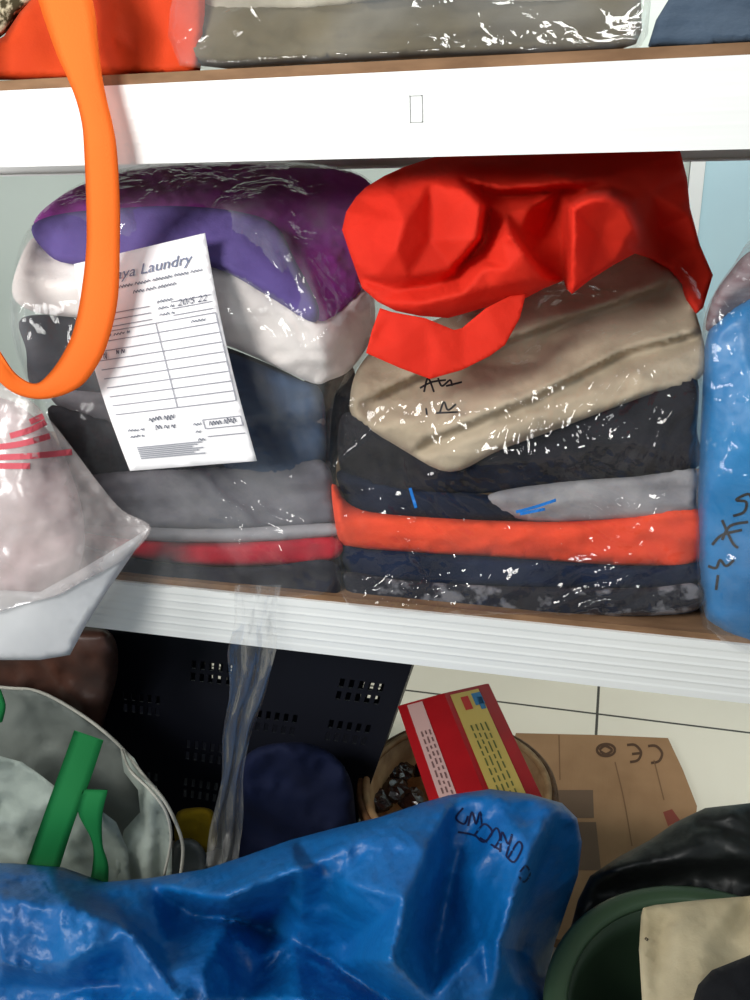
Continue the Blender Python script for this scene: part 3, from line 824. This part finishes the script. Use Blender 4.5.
# ------------------------------------------------------------------ upper shelf
M_or = mat('orange_nonwoven', (216, 72, 18), 0.8, (202, 60, 14), 8, bump=.18, bscale=420, bdist=.0006, transl=.12, bkind='voronoi')
M_or2 = mat('orange_webbing', (250, 112, 30), 0.75, bump=.25, bscale=500, bdist=.0006, transl=.1, bkind='voronoi')
ob = relief('orange_fabric_bag', [(-60, 88, .07), (0, 80, .04), (60, 80, .03), (130, 76, .03), (200, 73, .03), (205, 30, .045), (205, -40, .08), (200, -130, .14), (100, -160, .15), (60, -80, .12), (40, -10, .09), (20, 12, .07), (4, 36, .055), (-20, 50, .06), (-60, 60, .07)],
            M_or, Y=.05, step=6, smooth=3, T=.16, shrink=.08, rd=8, ra=.02, creases=[[(110, 0, .045), (116, 40, .03), (100, 76, .035)], [(150, -20, .06), (160, 30, .055), (150, 74, .04)]], fns=[soft(.006, 9, 1.5), crumple(.003, 14, 3, 2)], round_outline=False)
tag(ob, 'orange non-woven fabric bag on the upper shelf with a long hanging handle', 'fabric bag')
Lc = [(22, -60), (38, 0), (55, 50), (66, 75), (76, 100), (82, 125), (84, 150), (86, 200), (86, 250), (80, 300), (74, 328), (66, 348), (52, 370), (35, 384), (16, 375), (2, 356), (-14, 330), (-32, 290), (-46, 220), (-52, 120), (-44, 30), (-20, -20)]
Rc = [(72, -60), (92, 0), (98, 50), (101, 75), (106, 100), (112, 125), (116, 150), (119, 200), (119, 250), (117, 300), (108, 340), (97, 365), (78, 388), (46, 399), (16, 394), (-6, 376), (-24, 350), (-52, 305), (-76, 225), (-84, 120), (-76, 30), (-50, -20)]
Yc = [-.0, -.012, -.018, -.02, -.021, -.022, -.024, -.026, -.028, -.034, -.04, -.046, -.054, -.062, -.066, -.07, -.07, -.06, -.04, -.02, .0, .05]
Lf = catmull([(a, b, y) for (a, b), y in zip(Lc, Yc)], 6); Rf = catmull([(a, b, y) for (a, b), y in zip(Rc, Yc)], 6)
mb = MB(); nc = 5
for a, b in zip(Lf, Rf):
    for k in range(nc + 1):
        u = k / nc; q = a.lerp(b, u); mb.v.append(at(q.x, q.y, Y=q.z - .002 * math.sin(math.pi * u)))
n0 = len(mb.v)
mb.v += [v + Vector((0, .0016, 0)) for v in mb.v]
nrw = len(Lf)
for i in range(nrw - 1):
    for k in range(nc):
        a = i * (nc + 1) + k; q = (a, a + nc + 1, a + nc + 2, a + 1)
        mb.f.append(q); mb.f.append(tuple(j + n0 for j in reversed(q)))
    for k in (0, nc):
        a = i * (nc + 1) + k; b = a + nc + 1
        mb.f.append((a, b, b + n0, a + n0))
mb.build('handle', M_or2, ob, smooth=True)

garment('folded_trousers', [(176, 60, .04), (182, 20, .06), (200, -10, .09), (640, -30, .13), (642, 30, .06), (636, 44, .04), (560, 50, .035), (420, 54, .03), (300, 60, .03), (220, 65, .03)],
        cloth('olive_taupe', (104, 95, 74), (84, 77, 60), ns=9), 'olive taupe trousers at the bottom of the clear bag on the upper shelf', 'trousers',
        creases=[[(200, 40, .05), (300, 24, .05), (400, 30, .04)], [(200, 50, .035), (300, 42, .05), (420, 44, .045)], [(430, 30, .035), (540, 20, .045), (640, 16, .05)], [(430, 44, .045), (540, 36, .05), (640, 34, .05)]], fns=fold, T=.2, round_outline=False)
garment('folded_shirt', [(180, 8, .08), (200, -60, .12), (640, -90, .16), (642, -10, .1), (560, 4, .07), (420, -2, .07), (300, 10, .06)],
        cloth('pale_khaki', (170, 164, 148), (130, 122, 104), ns=14), 'pale khaki shirt on top inside the clear bag on the upper shelf', 'shirt', fns=fold, T=.18, Y=.08)
UB = relief('clear_plastic_bag', [(168, 36, .03), (172, -20, .05), (180, -80, .1), (648, -110, .14), (652, -10, .08), (648, 34, .03), (640, 48, .015), (560, 54, .008), (420, 58, .008), (300, 64, .008), (215, 70, .008), (180, 66, .012)],
            film('clear_film_top', haze=.03, rough=.08, bump=.9, bscale=18, hz2=.10, bdist=.012), Y=.03, step=5, smooth=2, T=.24, shrink=.06, rd=8, ra=.012, fns=[crumple(.006, 12, 1.3, 4)], round_outline=False)
tag(UB, 'clear plastic bag of taupe clothes standing on the upper shelf', 'plastic bag')
garment('folded_sweater', [(648, 46, .03), (656, 20, .05), (672, -6, .08), (700, -40, .11), (820, -60, .13), (830, 36, .02), (750, 42, .02), (700, 45, .02)],
        cloth('slate_knit', (62, 76, 92), (46, 60, 76), ns=9, bump=.6, bs=260), 'slate blue knitted sweater at the right end of the upper shelf', 'sweater', fns=fold, T=.22, round_outline=False)
fl = relief('floral_pouch', [(-50, 60, .12), (-50, -40, .14), (34, -50, .14), (40, -6, .13), (20, 14, .12), (2, 36, .11)], mat('floral_cotton', (60, 54, 34), .9, (186, 178, 150), 90, contrast=(.45, .55)), Y=.1, T=.08, rd=8, ra=.02, fns=fold, smooth=2)
tag(fl, 'dark floral patterned pouch behind the orange bag at top left corner', 'pouch')

# ------------------------------------------------------------------ under the shelf
# dark navy perforated basket
bk = empty('laundry_basket', (-0.52, 0.38, FLOORZ), 'dark navy perforated plastic laundry basket on the floor under the lower shelf', 'basket')
M_nav = mat('navy_plastic', (13, 16, 28), 0.5, spec=.4)
zt, zb = 0.33, FLOORZ + 0.006


def bwall(p0, p1, q0, q1, nx, nz):
    """p top corners, q bottom corners, holes left open in groups"""
    mb = MB()
    for j in range(nz + 1):
        for i in range(nx + 1):
            u, v = i / nx, j / nz
            a = Vector(q0).lerp(Vector(q1), u); b = Vector(p0).lerp(Vector(p1), u)
            mb.v.append(a.lerp(b, v))
    for j in range(nz):
        for i in range(nx):
            gi, gj = i % 16, j % 10
            hole = (j > 6 and j < nz - 5 and gj in (2, 3, 5, 6) and gi in (3, 5, 7, 9, 11))
            if hole and (i // 16 * 7 + j // 10 * 3) % 5 > 1: continue
            a = j * (nx + 1) + i; mb.f.append((a, a + 1, a + nx + 2, a + nx + 1))
    o = mb.build('perforated_wall', M_nav, bk)
    md = o.modifiers.new('s', 'SOLIDIFY'); md.thickness = .003
    return o


tx0, tx1, ty0, ty1 = -1.0, -.235, .27, .56
bx0, bx1, by0, by1 = -.97, -.365, .20, .52
bwall((tx0, ty0, zt), (tx1, ty0, zt), (bx0, by0, zb), (bx1, by0, zb), 96, 60)
bwall((tx1, ty0, zt), (tx1, ty1, zt), (bx1, by0, zb), (bx1, by1, zb), 56, 60)
bwall((tx1, ty1, zt), (tx0, ty1, zt), (bx1, by1, zb), (bx0, by1, zb), 96, 60)
bwall((tx0, ty1, zt), (tx0, ty0, zt), (bx0, by1, zb), (bx0, by0, zb), 56, 60)
mb = MB(); mb.tube([(tx0, ty0, zt), ((tx0 + tx1) / 2, ty0 - .004, zt), (tx1, ty0, zt), (tx1, ty1, zt), (tx0, ty1, zt)], .009, 10, closed=True)
mb.build('rim', M_nav, bk, smooth=True)
mb = MB(); mb.box(bx0, bx1, by0, by1, zb - .004, zb)
mb.build('bottom', M_nav, bk)

# brown translucent bag far left
bb = relief('brown_plastic_bag', [(-40, 640), (30, 628), (80, 626), (112, 634), (118, 670), (106, 715), (96, 745), (70, 790), (-40, 800)], mat('brown_film', (96, 62, 50), .4, (70, 58, 54), 12, bump=.4, bscale=30, bdist=.004, alpha=.9, spec=.5),
            Y=.15, step=6, smooth=2, T=.12, shrink=.1, rd=14, ra=.03, fns=[crumple(.01, 10, 3, 3)])
tag(bb, 'brown translucent plastic bag behind the white bag with green straps', 'plastic bag')
# navy sheet bag in front of the basket
nb_ = relief('navy_cloth_bundle', [(230, 790), (240, 762), (262, 746), (300, 742), (330, 752), (350, 778), (356, 820), (362, 900), (300, 930), (230, 930), (222, 850), (224, 815)],
             mat('navy_sheet', (6, 20, 56), .85, (5, 15, 44), 7, bump=.2, bscale=60), Y=.12, step=5, smooth=3, T=.08, shrink=.1, rd=22, ra=.03, fns=[crumple(.014, 7, 1, 3)])
tag(nb_, 'dark royal blue cloth bundle on the floor in front of the navy basket', 'cloth bundle')
yl = relief('yellow_cloth', [(176, 815), (190, 808), (212, 810), (217, 830), (214, 850), (190, 852), (176, 845)], cloth('mustard_cotton', (176, 148, 30), (150, 122, 24)), Y=.10, step=4, T=.05, rd=6, ra=.02, fns=fold)
tag(yl, 'mustard yellow cloth peeking out beside the white bag with green straps', 'cloth')
gp = relief('grey_plastic_pouch', [(172, 850), (186, 838), (202, 846), (208, 870), (204, 910), (172, 910)], mat('grey_poly', (110, 116, 116), .35, spec=.5), Y=.06, step=4, T=.05, rd=8, ra=.02, fns=[crumple(.004, 14, 3, 2)])
tag(gp, 'small grey plastic pouch tucked below the yellow cloth behind the blue sack', 'pouch')

# white woven bag with green straps
wbg = empty('woven_tote_bag', at(60, 930, Y=.06), 'white woven tote bag with green straps standing at left under the shelf', 'tote bag')
wbg.location.z = FLOORZ
M_wov = mat('white_woven', (176, 186, 176), .7, (158, 168, 158), 10, bump=.4, bscale=160, bdist=.0015, spec=.25)
M_wov_in = mat('woven_inner_grey', (128, 134, 128), .8, (112, 118, 112), 8, bump=.3, bscale=120, bdist=.0015)  # inner panel in a darker grey than the outside
relief('back_panel', [(-60, 676), (0, 687), (30, 690), (55, 700), (85, 718), (122, 748), (140, 775), (150, 840), (150, 1000), (-60, 1000)], M_wov_in, wbg, Y=.09, step=6, smooth=3, T=.004, shrink=0, fns=[soft(.012, 6, 2), crumple(.005, 14, 2, 2)],
       round_outline=False)
relief('front_panel', [(-60, 750), (0, 756), (22, 762), (42, 776), (62, 792), (95, 806), (116, 822), (128, 850), (132, 900), (132, 1000), (-60, 1000)], M_wov, wbg, Y=-.01, step=5, smooth=3, T=.004, shrink=0,
       creases=[[(0, 800, .005), (40, 815, -.02), (60, 840, .0)], [(0, 830, -.02), (50, 850, .0)], [(70, 800, .0), (60, 860, -.015)], [(100, 815, -.015), (108, 880, .0)]], fns=[crumple(.008, 12, 5, 3)], round_outline=False)
relief('side_panel', [(120, 746, .07), (134, 758, .05), (146, 778, .03), (162, 800, .01), (172, 830, .0), (172, 900, .0), (170, 1000, .0), (118, 1000, -.01), (116, 860, -.01), (124, 830, .02), (140, 812, .03), (138, 790, .05), (124, 772, .065)], M_wov, wbg,
       step=4, smooth=2, T=.004, shrink=0, creases=[[(150, 800, .0), (150, 860, -.01), (146, 900, .0)], [(160, 815, .015), (160, 900, .01)], [(135, 830, .0), (130, 900, .01)]], fns=[crumple(.004, 16, 5, 2)], round_outline=False)
mb = MB(); mb.tube(catmull([at(x, y, Y=Y_) for x, y, Y_ in ((-60, 676, .088), (0, 687, .088), (40, 692, .088), (85, 717, .086), (120, 746, .07), (144, 776, .03), (164, 800, .008), (178, 828, -.002), (183, 850, -.004), (180, 880, -.004))], 6), .0024, 8)
mb.tube(catmull([at(x, y, Y=Y_) for x, y, Y_ in ((122, 750, .06), (130, 770, .03), (150, 790, .0), (166, 812, -.01), (171, 840, -.012), (164, 875, -.012))], 6), .002, 8)
mb.build('rim_cord', mat('pale_cord', (188, 186, 174), .8, bump=.4, bscale=300), wbg, smooth=True)
M_grn = mat('green_webbing', (20, 122, 62), .8, bump=.3, bscale=400, bdist=.0006)


def band(name, L_, R_, Ys, m, parent, th=.0016):
    A = catmull([(a[0], a[1], y) for a, y in zip(L_, Ys)], 6); B = catmull([(b[0], b[1], y) for b, y in zip(R_, Ys)], 6)
    mb = MB(); nc = 4
    for a, b in zip(A, B):
        for k in range(nc + 1):
            q = a.lerp(b, k / nc); mb.v.append(at(q.x, q.y, Y=q.z - .001 * math.sin(math.pi * k / nc)))
    n0 = len(mb.v); mb.v += [v + Vector((0, th, 0)) for v in mb.v]
    for i in range(len(A) - 1):
        for k in range(nc):
            a = i * (nc + 1) + k; q = (a, a + nc + 1, a + nc + 2, a + 1); mb.f.append(q); mb.f.append(tuple(j + n0 for j in reversed(q)))
        for k in (0, nc):
            a = i * (nc + 1) + k; b = a + nc + 1; mb.f.append((a, b, b + n0, a + n0))
    return mb.build(name, m, parent, smooth=True)


band('strap', [(74, 731), (60, 770), (42, 820), (24, 872), (10, 920)], [(103, 741), (90, 780), (74, 822), (58, 872), (44, 920)], [.03, -.01, -.045, -.05, -.05], M_grn, wbg)
band('strap', [(78, 800), (84, 790), (78, 812), (92, 842), (92, 870), (84, 900)], [(104, 792), (107, 792), (102, 815), (102, 845), (108, 868), (106, 900)], [-.02, -.03, -.045, -.05, -.05, -.05], M_grn, wbg)
band('strap', [(-20, 690), (-6, 700), (-20, 730)], [(0, 690), (5, 706), (2, 722)], [.05, .04, .04], M_grn, wbg)

# round rattan basket with its contents, red carton on top
c1 = at(357, 795, Z=.07); c2 = at(555, 780, Z=.07); cen_ = (c1 + c2) / 2; R0 = (c1 - c2).length / 2 * .98
rb = empty('rattan_basket', (cen_.x, cen_.y, FLOORZ), 'round brown rattan basket on the floor under the red food carton', 'basket')
M_rat = mat('rattan', (128, 92, 62), .6, (92, 62, 40), 40, bump=.6, bscale=120, bdist=.003)
M_rat2 = mat('pale_rattan', (186, 150, 108), .6, (160, 122, 84), 40, bump=.6, bscale=120, bdist=.003)
prof = [(R0 * .78, -.094), (R0 * .86, -.06), (R0 * .93, -.03), (R0 * .97, .0), (R0 * .90, .0), (R0 * .86, -.03), (R0 * .79, -.06), (R0 * .72, -.086), (.001, -.086)]
mb = MB(); n = 72
for i in range(n):
    a = 2 * math.pi * i / n
    for k, (r, z) in enumerate(prof):
        rr = r + (.0018 * (1 if (i // 2 + k) % 2 else -1) if k < 8 else 0)
        mb.v.append(Vector((cen_.x + rr * math.cos(a), cen_.y + rr * math.sin(a), .07 + z * 1.75)))
K = len(prof)
for i in range(n):
    j = (i + 1) % n
    for k in range(K - 1): mb.f.append((i * K + k, j * K + k, j * K + k + 1, i * K + k + 1))
mb.build('woven_bowl', M_rat2, rb, smooth=True)
for r_, z_, m_ in ((R0 * .99, .0, M_rat), (R0 * .93, .004, M_rat2), (R0 * 1.0, -.012, M_rat)):
    mb = MB(); mb.tube([(cen_.x + r_ * math.cos(2 * math.pi * i / 64), cen_.y + r_ * math.sin(2 * math.pi * i / 64), .07 + z_) for i in range(64)], .0055, 8, closed=True)
    mb.build('rim_hoop', m_, rb, smooth=True)
M_dk = mat('dark_brown_wrap', (52, 26, 18), .22, (24, 14, 12), 40, bump=.6, bscale=60, bdist=.004, spec=.7)
cell = [(378, 760), (402, 750), (420, 765), (395, 790), (378, 800), (412, 800), (400, 772)]
for i, (x, y) in enumerate(cell):
    c = at(x, y, Z=.02 - .006 * (i % 3)); rr = .024
    mb = MB(); vv = []
    nn, mm = 14, 9
    for a in range(mm + 1):
        for b in range(nn):
            th = math.pi * a / mm; ph = 2 * math.pi * b / nn
            d = Vector((math.sin(th) * math.cos(ph), math.sin(th) * math.sin(ph), .6 * math.cos(th)))
            k = 1 + .28 * noise.noise(d * 2.5 + Vector((i * 3.1, 0, 0)))
            vv.append(c + d * rr * k)
    ff = [(a * nn + b, a * nn + (b + 1) % nn, (a + 1) * nn + (b + 1) % nn, (a + 1) * nn + b) for a in range(mm) for b in range(nn)]
    mb.add(vv, ff)
    tag(mb.build('wrapped_sweet', M_dk, smooth=False), 'dark brown glossy wrapped packet in the rattan basket left of the carton', 'packet', 'dark packets in the rattan basket')

R0_ = at(444, 693, Y=.245); R1_ = at(492, 812, Y=.05)
Wv = at(489, 683, Y=.295) - R0_; Hv = at(397, 706, Y=.222) - R0_
Lv = (R1_ - R0_) * 1.12
Wv *= 1.0
V8 = [R0_, R0_ + Lv, R0_ + Lv + Wv, R0_ + Wv]
V8b = [v + Hv for v in V8]
mb = MB(); mb.add(V8 + V8b, [(0, 1, 2, 3), (7, 6, 5, 4), (0, 4, 5, 1), (2, 6, 7, 3), (0, 3, 7, 4), (1, 5, 6, 2)])
M_rbox = mat('red_carton', (176, 22, 30), .45, (158, 18, 26), 12, spec=.4)
box = mb.build('food_carton', M_rbox)
bv = box.modifiers.new('b', 'BEVEL'); bv.width = .0015; bv.segments = 2
SURF[box.name] = BVHTree.FromPolygons(mb.v, mb.f)
tag(box, 'red food carton with a yellow panel leaning across the rattan basket', 'carton')


def face3(o, a, b):
    """unit square over a carton face"""
    nrm = a.cross(b).normalized()
    if nrm.dot(CAM - o) < 0: nrm = -nrm
    return lambda u, v, off=.0009: o + a * u + b * v + nrm * off


fy = face3(R0_, Lv, Wv); fw = face3(R0_, Lv, Hv)


def patch(name, f, quads, m, off=.0009):
    mb = MB()
    for (u0, u1, v0, v1) in quads:
        k = len(mb.v); mb.v += [f(u0, v0, off), f(u1, v0, off), f(u1, v1, off), f(u0, v1, off)]; mb.f.append((k, k + 1, k + 2, k + 3))
    return mb.build(name, m, box)


M_yel = mat('cream_yellow_print', (206, 180, 96), .5)
patch('yellow_panel', fy, [(.03, .97, .10, .72)], M_yel)
q = [(.16 + .0, .9, .2 + .11 * i, .215 + .11 * i) for i in range(4)]
q2 = []
for i in range(4):
    v = .24 + .1 * i; u = .30
    while u < .86:
        w = random.uniform(.03, .08); q2.append((u, u + w, v, v + .03)); u += w + .018
patch('panel_text', fy, q2, mat('green_text', (104, 110, 60), .6), .0016)
patch('blue_emblem', fy, [(.06, .16, .52, .72), (.10, .20, .60, .70)], mat('emblem_blue', (52, 120, 168), .5), .0016)
patch('red_emblem', fy, [(.07, .18, .28, .44)], mat('emblem_red', (190, 48, 40), .5), .0016)
patch('pale_band', fw, [(.02, .98, .48, .80)], mat('pale_pink_print', (206, 168, 162), .5))
q3 = []
for i in range(3):
    u = .25 + .0 * i
    while u < .93:
        w = random.uniform(.02, .05); q3.append((u, u + w, .53 + .08 * i, .56 + .08 * i)); u += w + .02
patch('band_text', fw, q3, mat('band_grey', (120, 90, 88), .6), .0016)

# flattened cardboard on the floor
M_card = mat('corrugated_card', (150, 116, 84), .9, (136, 104, 74), 10, (1, 1, 1), bump=.2, bscale=14, bstretch=(14, 1, 1), bdist=.002)
Zc = FLOORZ + .020
cq = [at(516, 733, Z=Zc), at(600, 735, Z=Zc), at(668, 738, Z=Zc), at(683, 770, Z=Zc), at(697, 806, Z=Zc), at(690, 880, Z=Zc), at(560, 940, Z=Zc), at(470, 900, Z=Zc), at(490, 800, Z=Zc)]
mb = MB(); k = len(cq); mb.add(cq + [Vector((v.x, v.y, FLOORZ + .001)) for v in cq], [tuple(range(k)), tuple(range(k, 2 * k))[::-1]] + [(i, (i + 1) % k, k + (i + 1) % k, k + i) for i in range(k)])
card = mb.build('cardboard_sheet', M_card)
SURF[card.name] = BVHTree.FromPolygons(mb.v, mb.f)
tag(card, 'flattened brown cardboard box with CE mark lying on the tiled floor', 'cardboard')
M_cprint = mat('brown_print', (78, 56, 40), .9)
circ = [(606 + 9 * math.cos(a), 750 + 6 * math.sin(a)) for a in [i * math.pi / 8 for i in range(17)]]
for st_ in ([circ], [[(599, 750), (605, 746), (612, 750), (606, 754), (600, 751)]], [[(627, 745), (635, 745), (641, 752), (638, 760), (630, 762)], [(641, 753), (632, 754)]], [[(648, 746), (656, 746), (662, 753), (659, 761), (651, 763)]]):
    ink('printed_mark', card, st_, 2.6, M_cprint, card)
ink('fold_line', card, [[(615, 762), (624, 800), (632, 846)], [(559, 735), (560, 780)], [(654, 760), (664, 800)]], 1.3, mat('crease_brown', (110, 82, 58), .9), card)
printed('printed_panel', card, [((557, 790), (593, 790), (594, 818), (561, 818)), ((565, 822), (596, 822), (601, 870), (570, 870))], mat('dark_print', (98, 78, 62), .9), card)
printed('tape_scrap', card, [((663, 812), (672, 809), (680, 820), (668, 826))], mat('red_brown_tape', (120, 50, 34), .6), card)

# black plastic bag
blk = relief('black_plastic_bag', [(578, 900, .02), (590, 876, .03), (620, 856, .06), (650, 840, .08), (676, 822, .1), (705, 808, .12), (750, 803, .12), (830, 800, .12), (840, 960, -.02), (700, 960, -.03), (600, 960, .0), (570, 930, .01)],
             mat('black_poly', (20, 22, 22), .5, (32, 36, 34), 20, bump=.3, bscale=50, bdist=.004, spec=.5), Y=.05, step=5, smooth=2, T=.1, shrink=.1, rd=8, ra=.02,
             creases=[[(610, 872, .02), (680, 860, .04), (750, 858, .06)], [(640, 850, .06), (700, 838, .06), (760, 840, .08)], [(600, 885, .04), (680, 876, .07), (760, 880, .07)]], fns=[crumple(.01, 10, 8, 3)], round_outline=False)
tag(blk, 'black plastic bag lying behind the green tub at lower right', 'plastic bag')

# green tub
zr = 0.20
a = at(546, 985, Z=zr); b = at(640, 888, Z=zr)
# circle centre: x so that the leftmost point is a and the far point is near b
tcx, tcy, tr = None, None, .16
best = 1e9
for ix in range(60):
    for r_ in (0.13, .14, .15, .16, .17):
        cx = a.x + ix * .004
        d2 = r_ * r_ - (cx - a.x) ** 2
        if d2 <= 0: continue
        cy_ = a.y - math.sqrt(d2) * .3
        e = abs(math.hypot(cx - a.x, cy_ - a.y) - r_) + abs(math.hypot(cx - b.x, cy_ - b.y) - r_)
        if e < best: best = e; tcx, tcy, tr = cx, cy_, r_
tub = empty('green_tub', (tcx, tcy, FLOORZ), 'dark green round plastic tub in the lower right with cream cloth over its rim', 'tub')
M_tub = mat('green_plastic', (44, 62, 44), .45, spec=.4)
M_tub2 = mat('green_plastic_rim', (64, 86, 62), .4, spec=.4)
prof = [(tr * .72, FLOORZ + .002), (tr * .90, zr - .03), (tr * .92, zr - .004), (tr * .84, zr - .004), (tr * .83, zr - .03), (tr * .66, FLOORZ + .008), (.001, FLOORZ + .008)]
mb = MB(); n = 72; K = len(prof)
for i in range(n):
    w = 2 * math.pi * i / n
    for r, z in prof: mb.v.append(Vector((tcx + r * math.cos(w), tcy + r * math.sin(w), z)))
for i in range(n):
    j = (i + 1) % n
    for k in range(K - 1): mb.f.append((i * K + k, j * K + k, j * K + k + 1, i * K + k + 1))
mb.build('tub_body', M_tub, tub, smooth=True)
prof = [(tr * .86, zr - .006), (tr * .855, zr + .001), (tr * .88, zr + .005), (tr * .97, zr + .004), (tr, zr), (tr, zr - .012), (tr * .985, zr - .012), (tr * .98, zr - .004), (tr * .9, zr - .002)]
mb = MB(); K = len(prof)
for i in range(n):
    w = 2 * math.pi * i / n
    for r, z in prof: mb.v.append(Vector((tcx + r * math.cos(w), tcy + r * math.sin(w), z)))
for i in range(n):
    j = (i + 1) % n
    for k in range(K): mb.f.append((i * K + k, j * K + k, j * K + (k + 1) % K, i * K + (k + 1) % K))
mb.build('rolled_rim', M_tub2, tub, smooth=True)

M_cream = cloth('cream_cotton', (196, 184, 152), (178, 164, 130), ns=8)
cr_ = relief('cream_cloth', [(641, 916, -.135), (643, 908, -.13), (655, 905, -.12), (700, 900, -.11), (750, 896, -.11), (850, 890, -.11), (860, 1060, -.28), (750, 1060, -.3), (646, 1060, -.3), (642, 1000, -.24), (639, 950, -.18)],
             M_cream, Y=-.15, step=5, smooth=2, T=.012, shrink=0, rd=5, ra=.004, round_outline=False,
             creases=[[(690, 903, -.12), (675, 930, -.165), (672, 1000, -.25)], [(680, 903, -.115), (664, 935, -.15), (660, 1000, -.235)], [(735, 900, -.12), (705, 935, -.17), (700, 1000, -.255)], [(750, 905, -.11), (730, 940, -.16), (722, 1000, -.24)]],
             fns=[soft(.003, 12, 3)])
tag(cr_, 'cream cloth with soft folds draped into the green tub', 'cloth')
ink('stain_spot', cr_, [[(645, 938), (648, 940)]], 2.5, mat('dark_stain', (50, 44, 36), .9), cr_, curve=False)
bc = relief('black_cloth', [(690, 1010, -.30), (698, 985, -.28), (712, 970, -.27), (750, 955, -.26), (850, 950, -.26), (860, 1080, -.34), (690, 1080, -.34)], cloth('black_jersey', (16, 17, 20), (24, 25, 28)), Y=-.28, step=5, T=.03, shrink=.05, rd=10, ra=.02, fns=fold, round_outline=False)
tag(bc, 'black cloth lying on the cream cloth in the bottom right corner', 'cloth')

# large blue tarpaulin sack in front
M_tarp = mat('blue_tarpaulin', (3, 106, 176), 0.42, (3, 92, 162), 9, bump=.5, bscale=75, bdist=.003, spec=.5)
tarp = relief('blue_tarpaulin_sack', [(-60, 862, -.12), (0, 863, -.12), (50, 867, -.12), (95, 883, -.12), (150, 878, -.12), (205, 869, -.12), (245, 856, -.11), (290, 840, -.10), (335, 828, -.09), (380, 817, -.08), (425, 802, -.06), (455, 794, -.05), (490, 789, -.045),
                                      (530, 794, -.04), (562, 803, -.045), (577, 818, -.05), (582, 842, -.01), (578, 875, .0), (566, 910, -.01), (554, 945, -.03), (547, 975, -.06), (560, 1010, -.13), (572, 1060, -.2), (560, 1110, -.25), (-60, 1110, -.34)],
              M_tarp, Y=-.2, step=3.6, smooth=2, T=.09, shrink=.06, rd=14, ra=.025, round_outline=False,
              creases=[[(548, 812, -.085), (532, 850, -.14), (517, 890, -.18), (500, 945, -.22)], [(556, 818, -.055), (543, 860, -.06), (528, 910, -.07), (516, 950, -.09)],
                       [(500, 945, -.22), (520, 985, -.17), (545, 1030, -.19)],
                       [(400, 812, -.085), (425, 850, -.15), (405, 900, -.22), (390, 960, -.28)],
                       [(480, 880, -.14), (485, 940, -.19), (490, 1000, -.22)], [(452, 870, -.10), (440, 930, -.14), (430, 1000, -.25)],
                       [(150, 885, -.13), (220, 898, -.23), (300, 868, -.20), (370, 835, -.13)], [(200, 915, -.12), (270, 930, -.10), (330, 960, -.15), (390, 1000, -.2)],
                       [(300, 850, -.115), (330, 880, -.17), (300, 930, -.16), (240, 1000, -.24)], [(230, 925, -.17), (260, 960, -.19), (300, 1000, -.27)],
                       [(0, 900, -.22), (70, 905, -.23), (130, 930, -.26), (180, 1000, -.33)], [(0, 960, -.27), (60, 965, -.27), (120, 985, -.24)], [(0, 985, -.24), (70, 990, -.25), (110, 1010, -.29)],
                       [(50, 875, -.14), (110, 905, -.175), (160, 950, -.21)]],
              fns=[crumple(.016, 5, 2.7, 5, (1, 1, 1), .48)])
tag(tarp, 'large bright blue woven tarpaulin sack crumpled across the front of the floor', 'sack')
ink('handwriting', tarp, [[(463, 808), (456, 818), (464, 824), (468, 816)], [(468, 826), (472, 812), (476, 824), (480, 812), (482, 826)], [(474, 836), (484, 824), (492, 832), (484, 842), (476, 836)], [(486, 842), (496, 828), (500, 838), (494, 848)],
                          [(500, 852), (502, 832), (508, 844), (512, 834), (506, 856)], [(508, 858), (518, 842), (522, 848), (514, 862), (506, 856)], [(458, 832), (476, 836), (500, 850)], [(520, 872), (526, 866), (530, 874), (524, 882), (519, 876)]],
    2.0, mat('navy_marker', (10, 22, 66), .6), tarp)
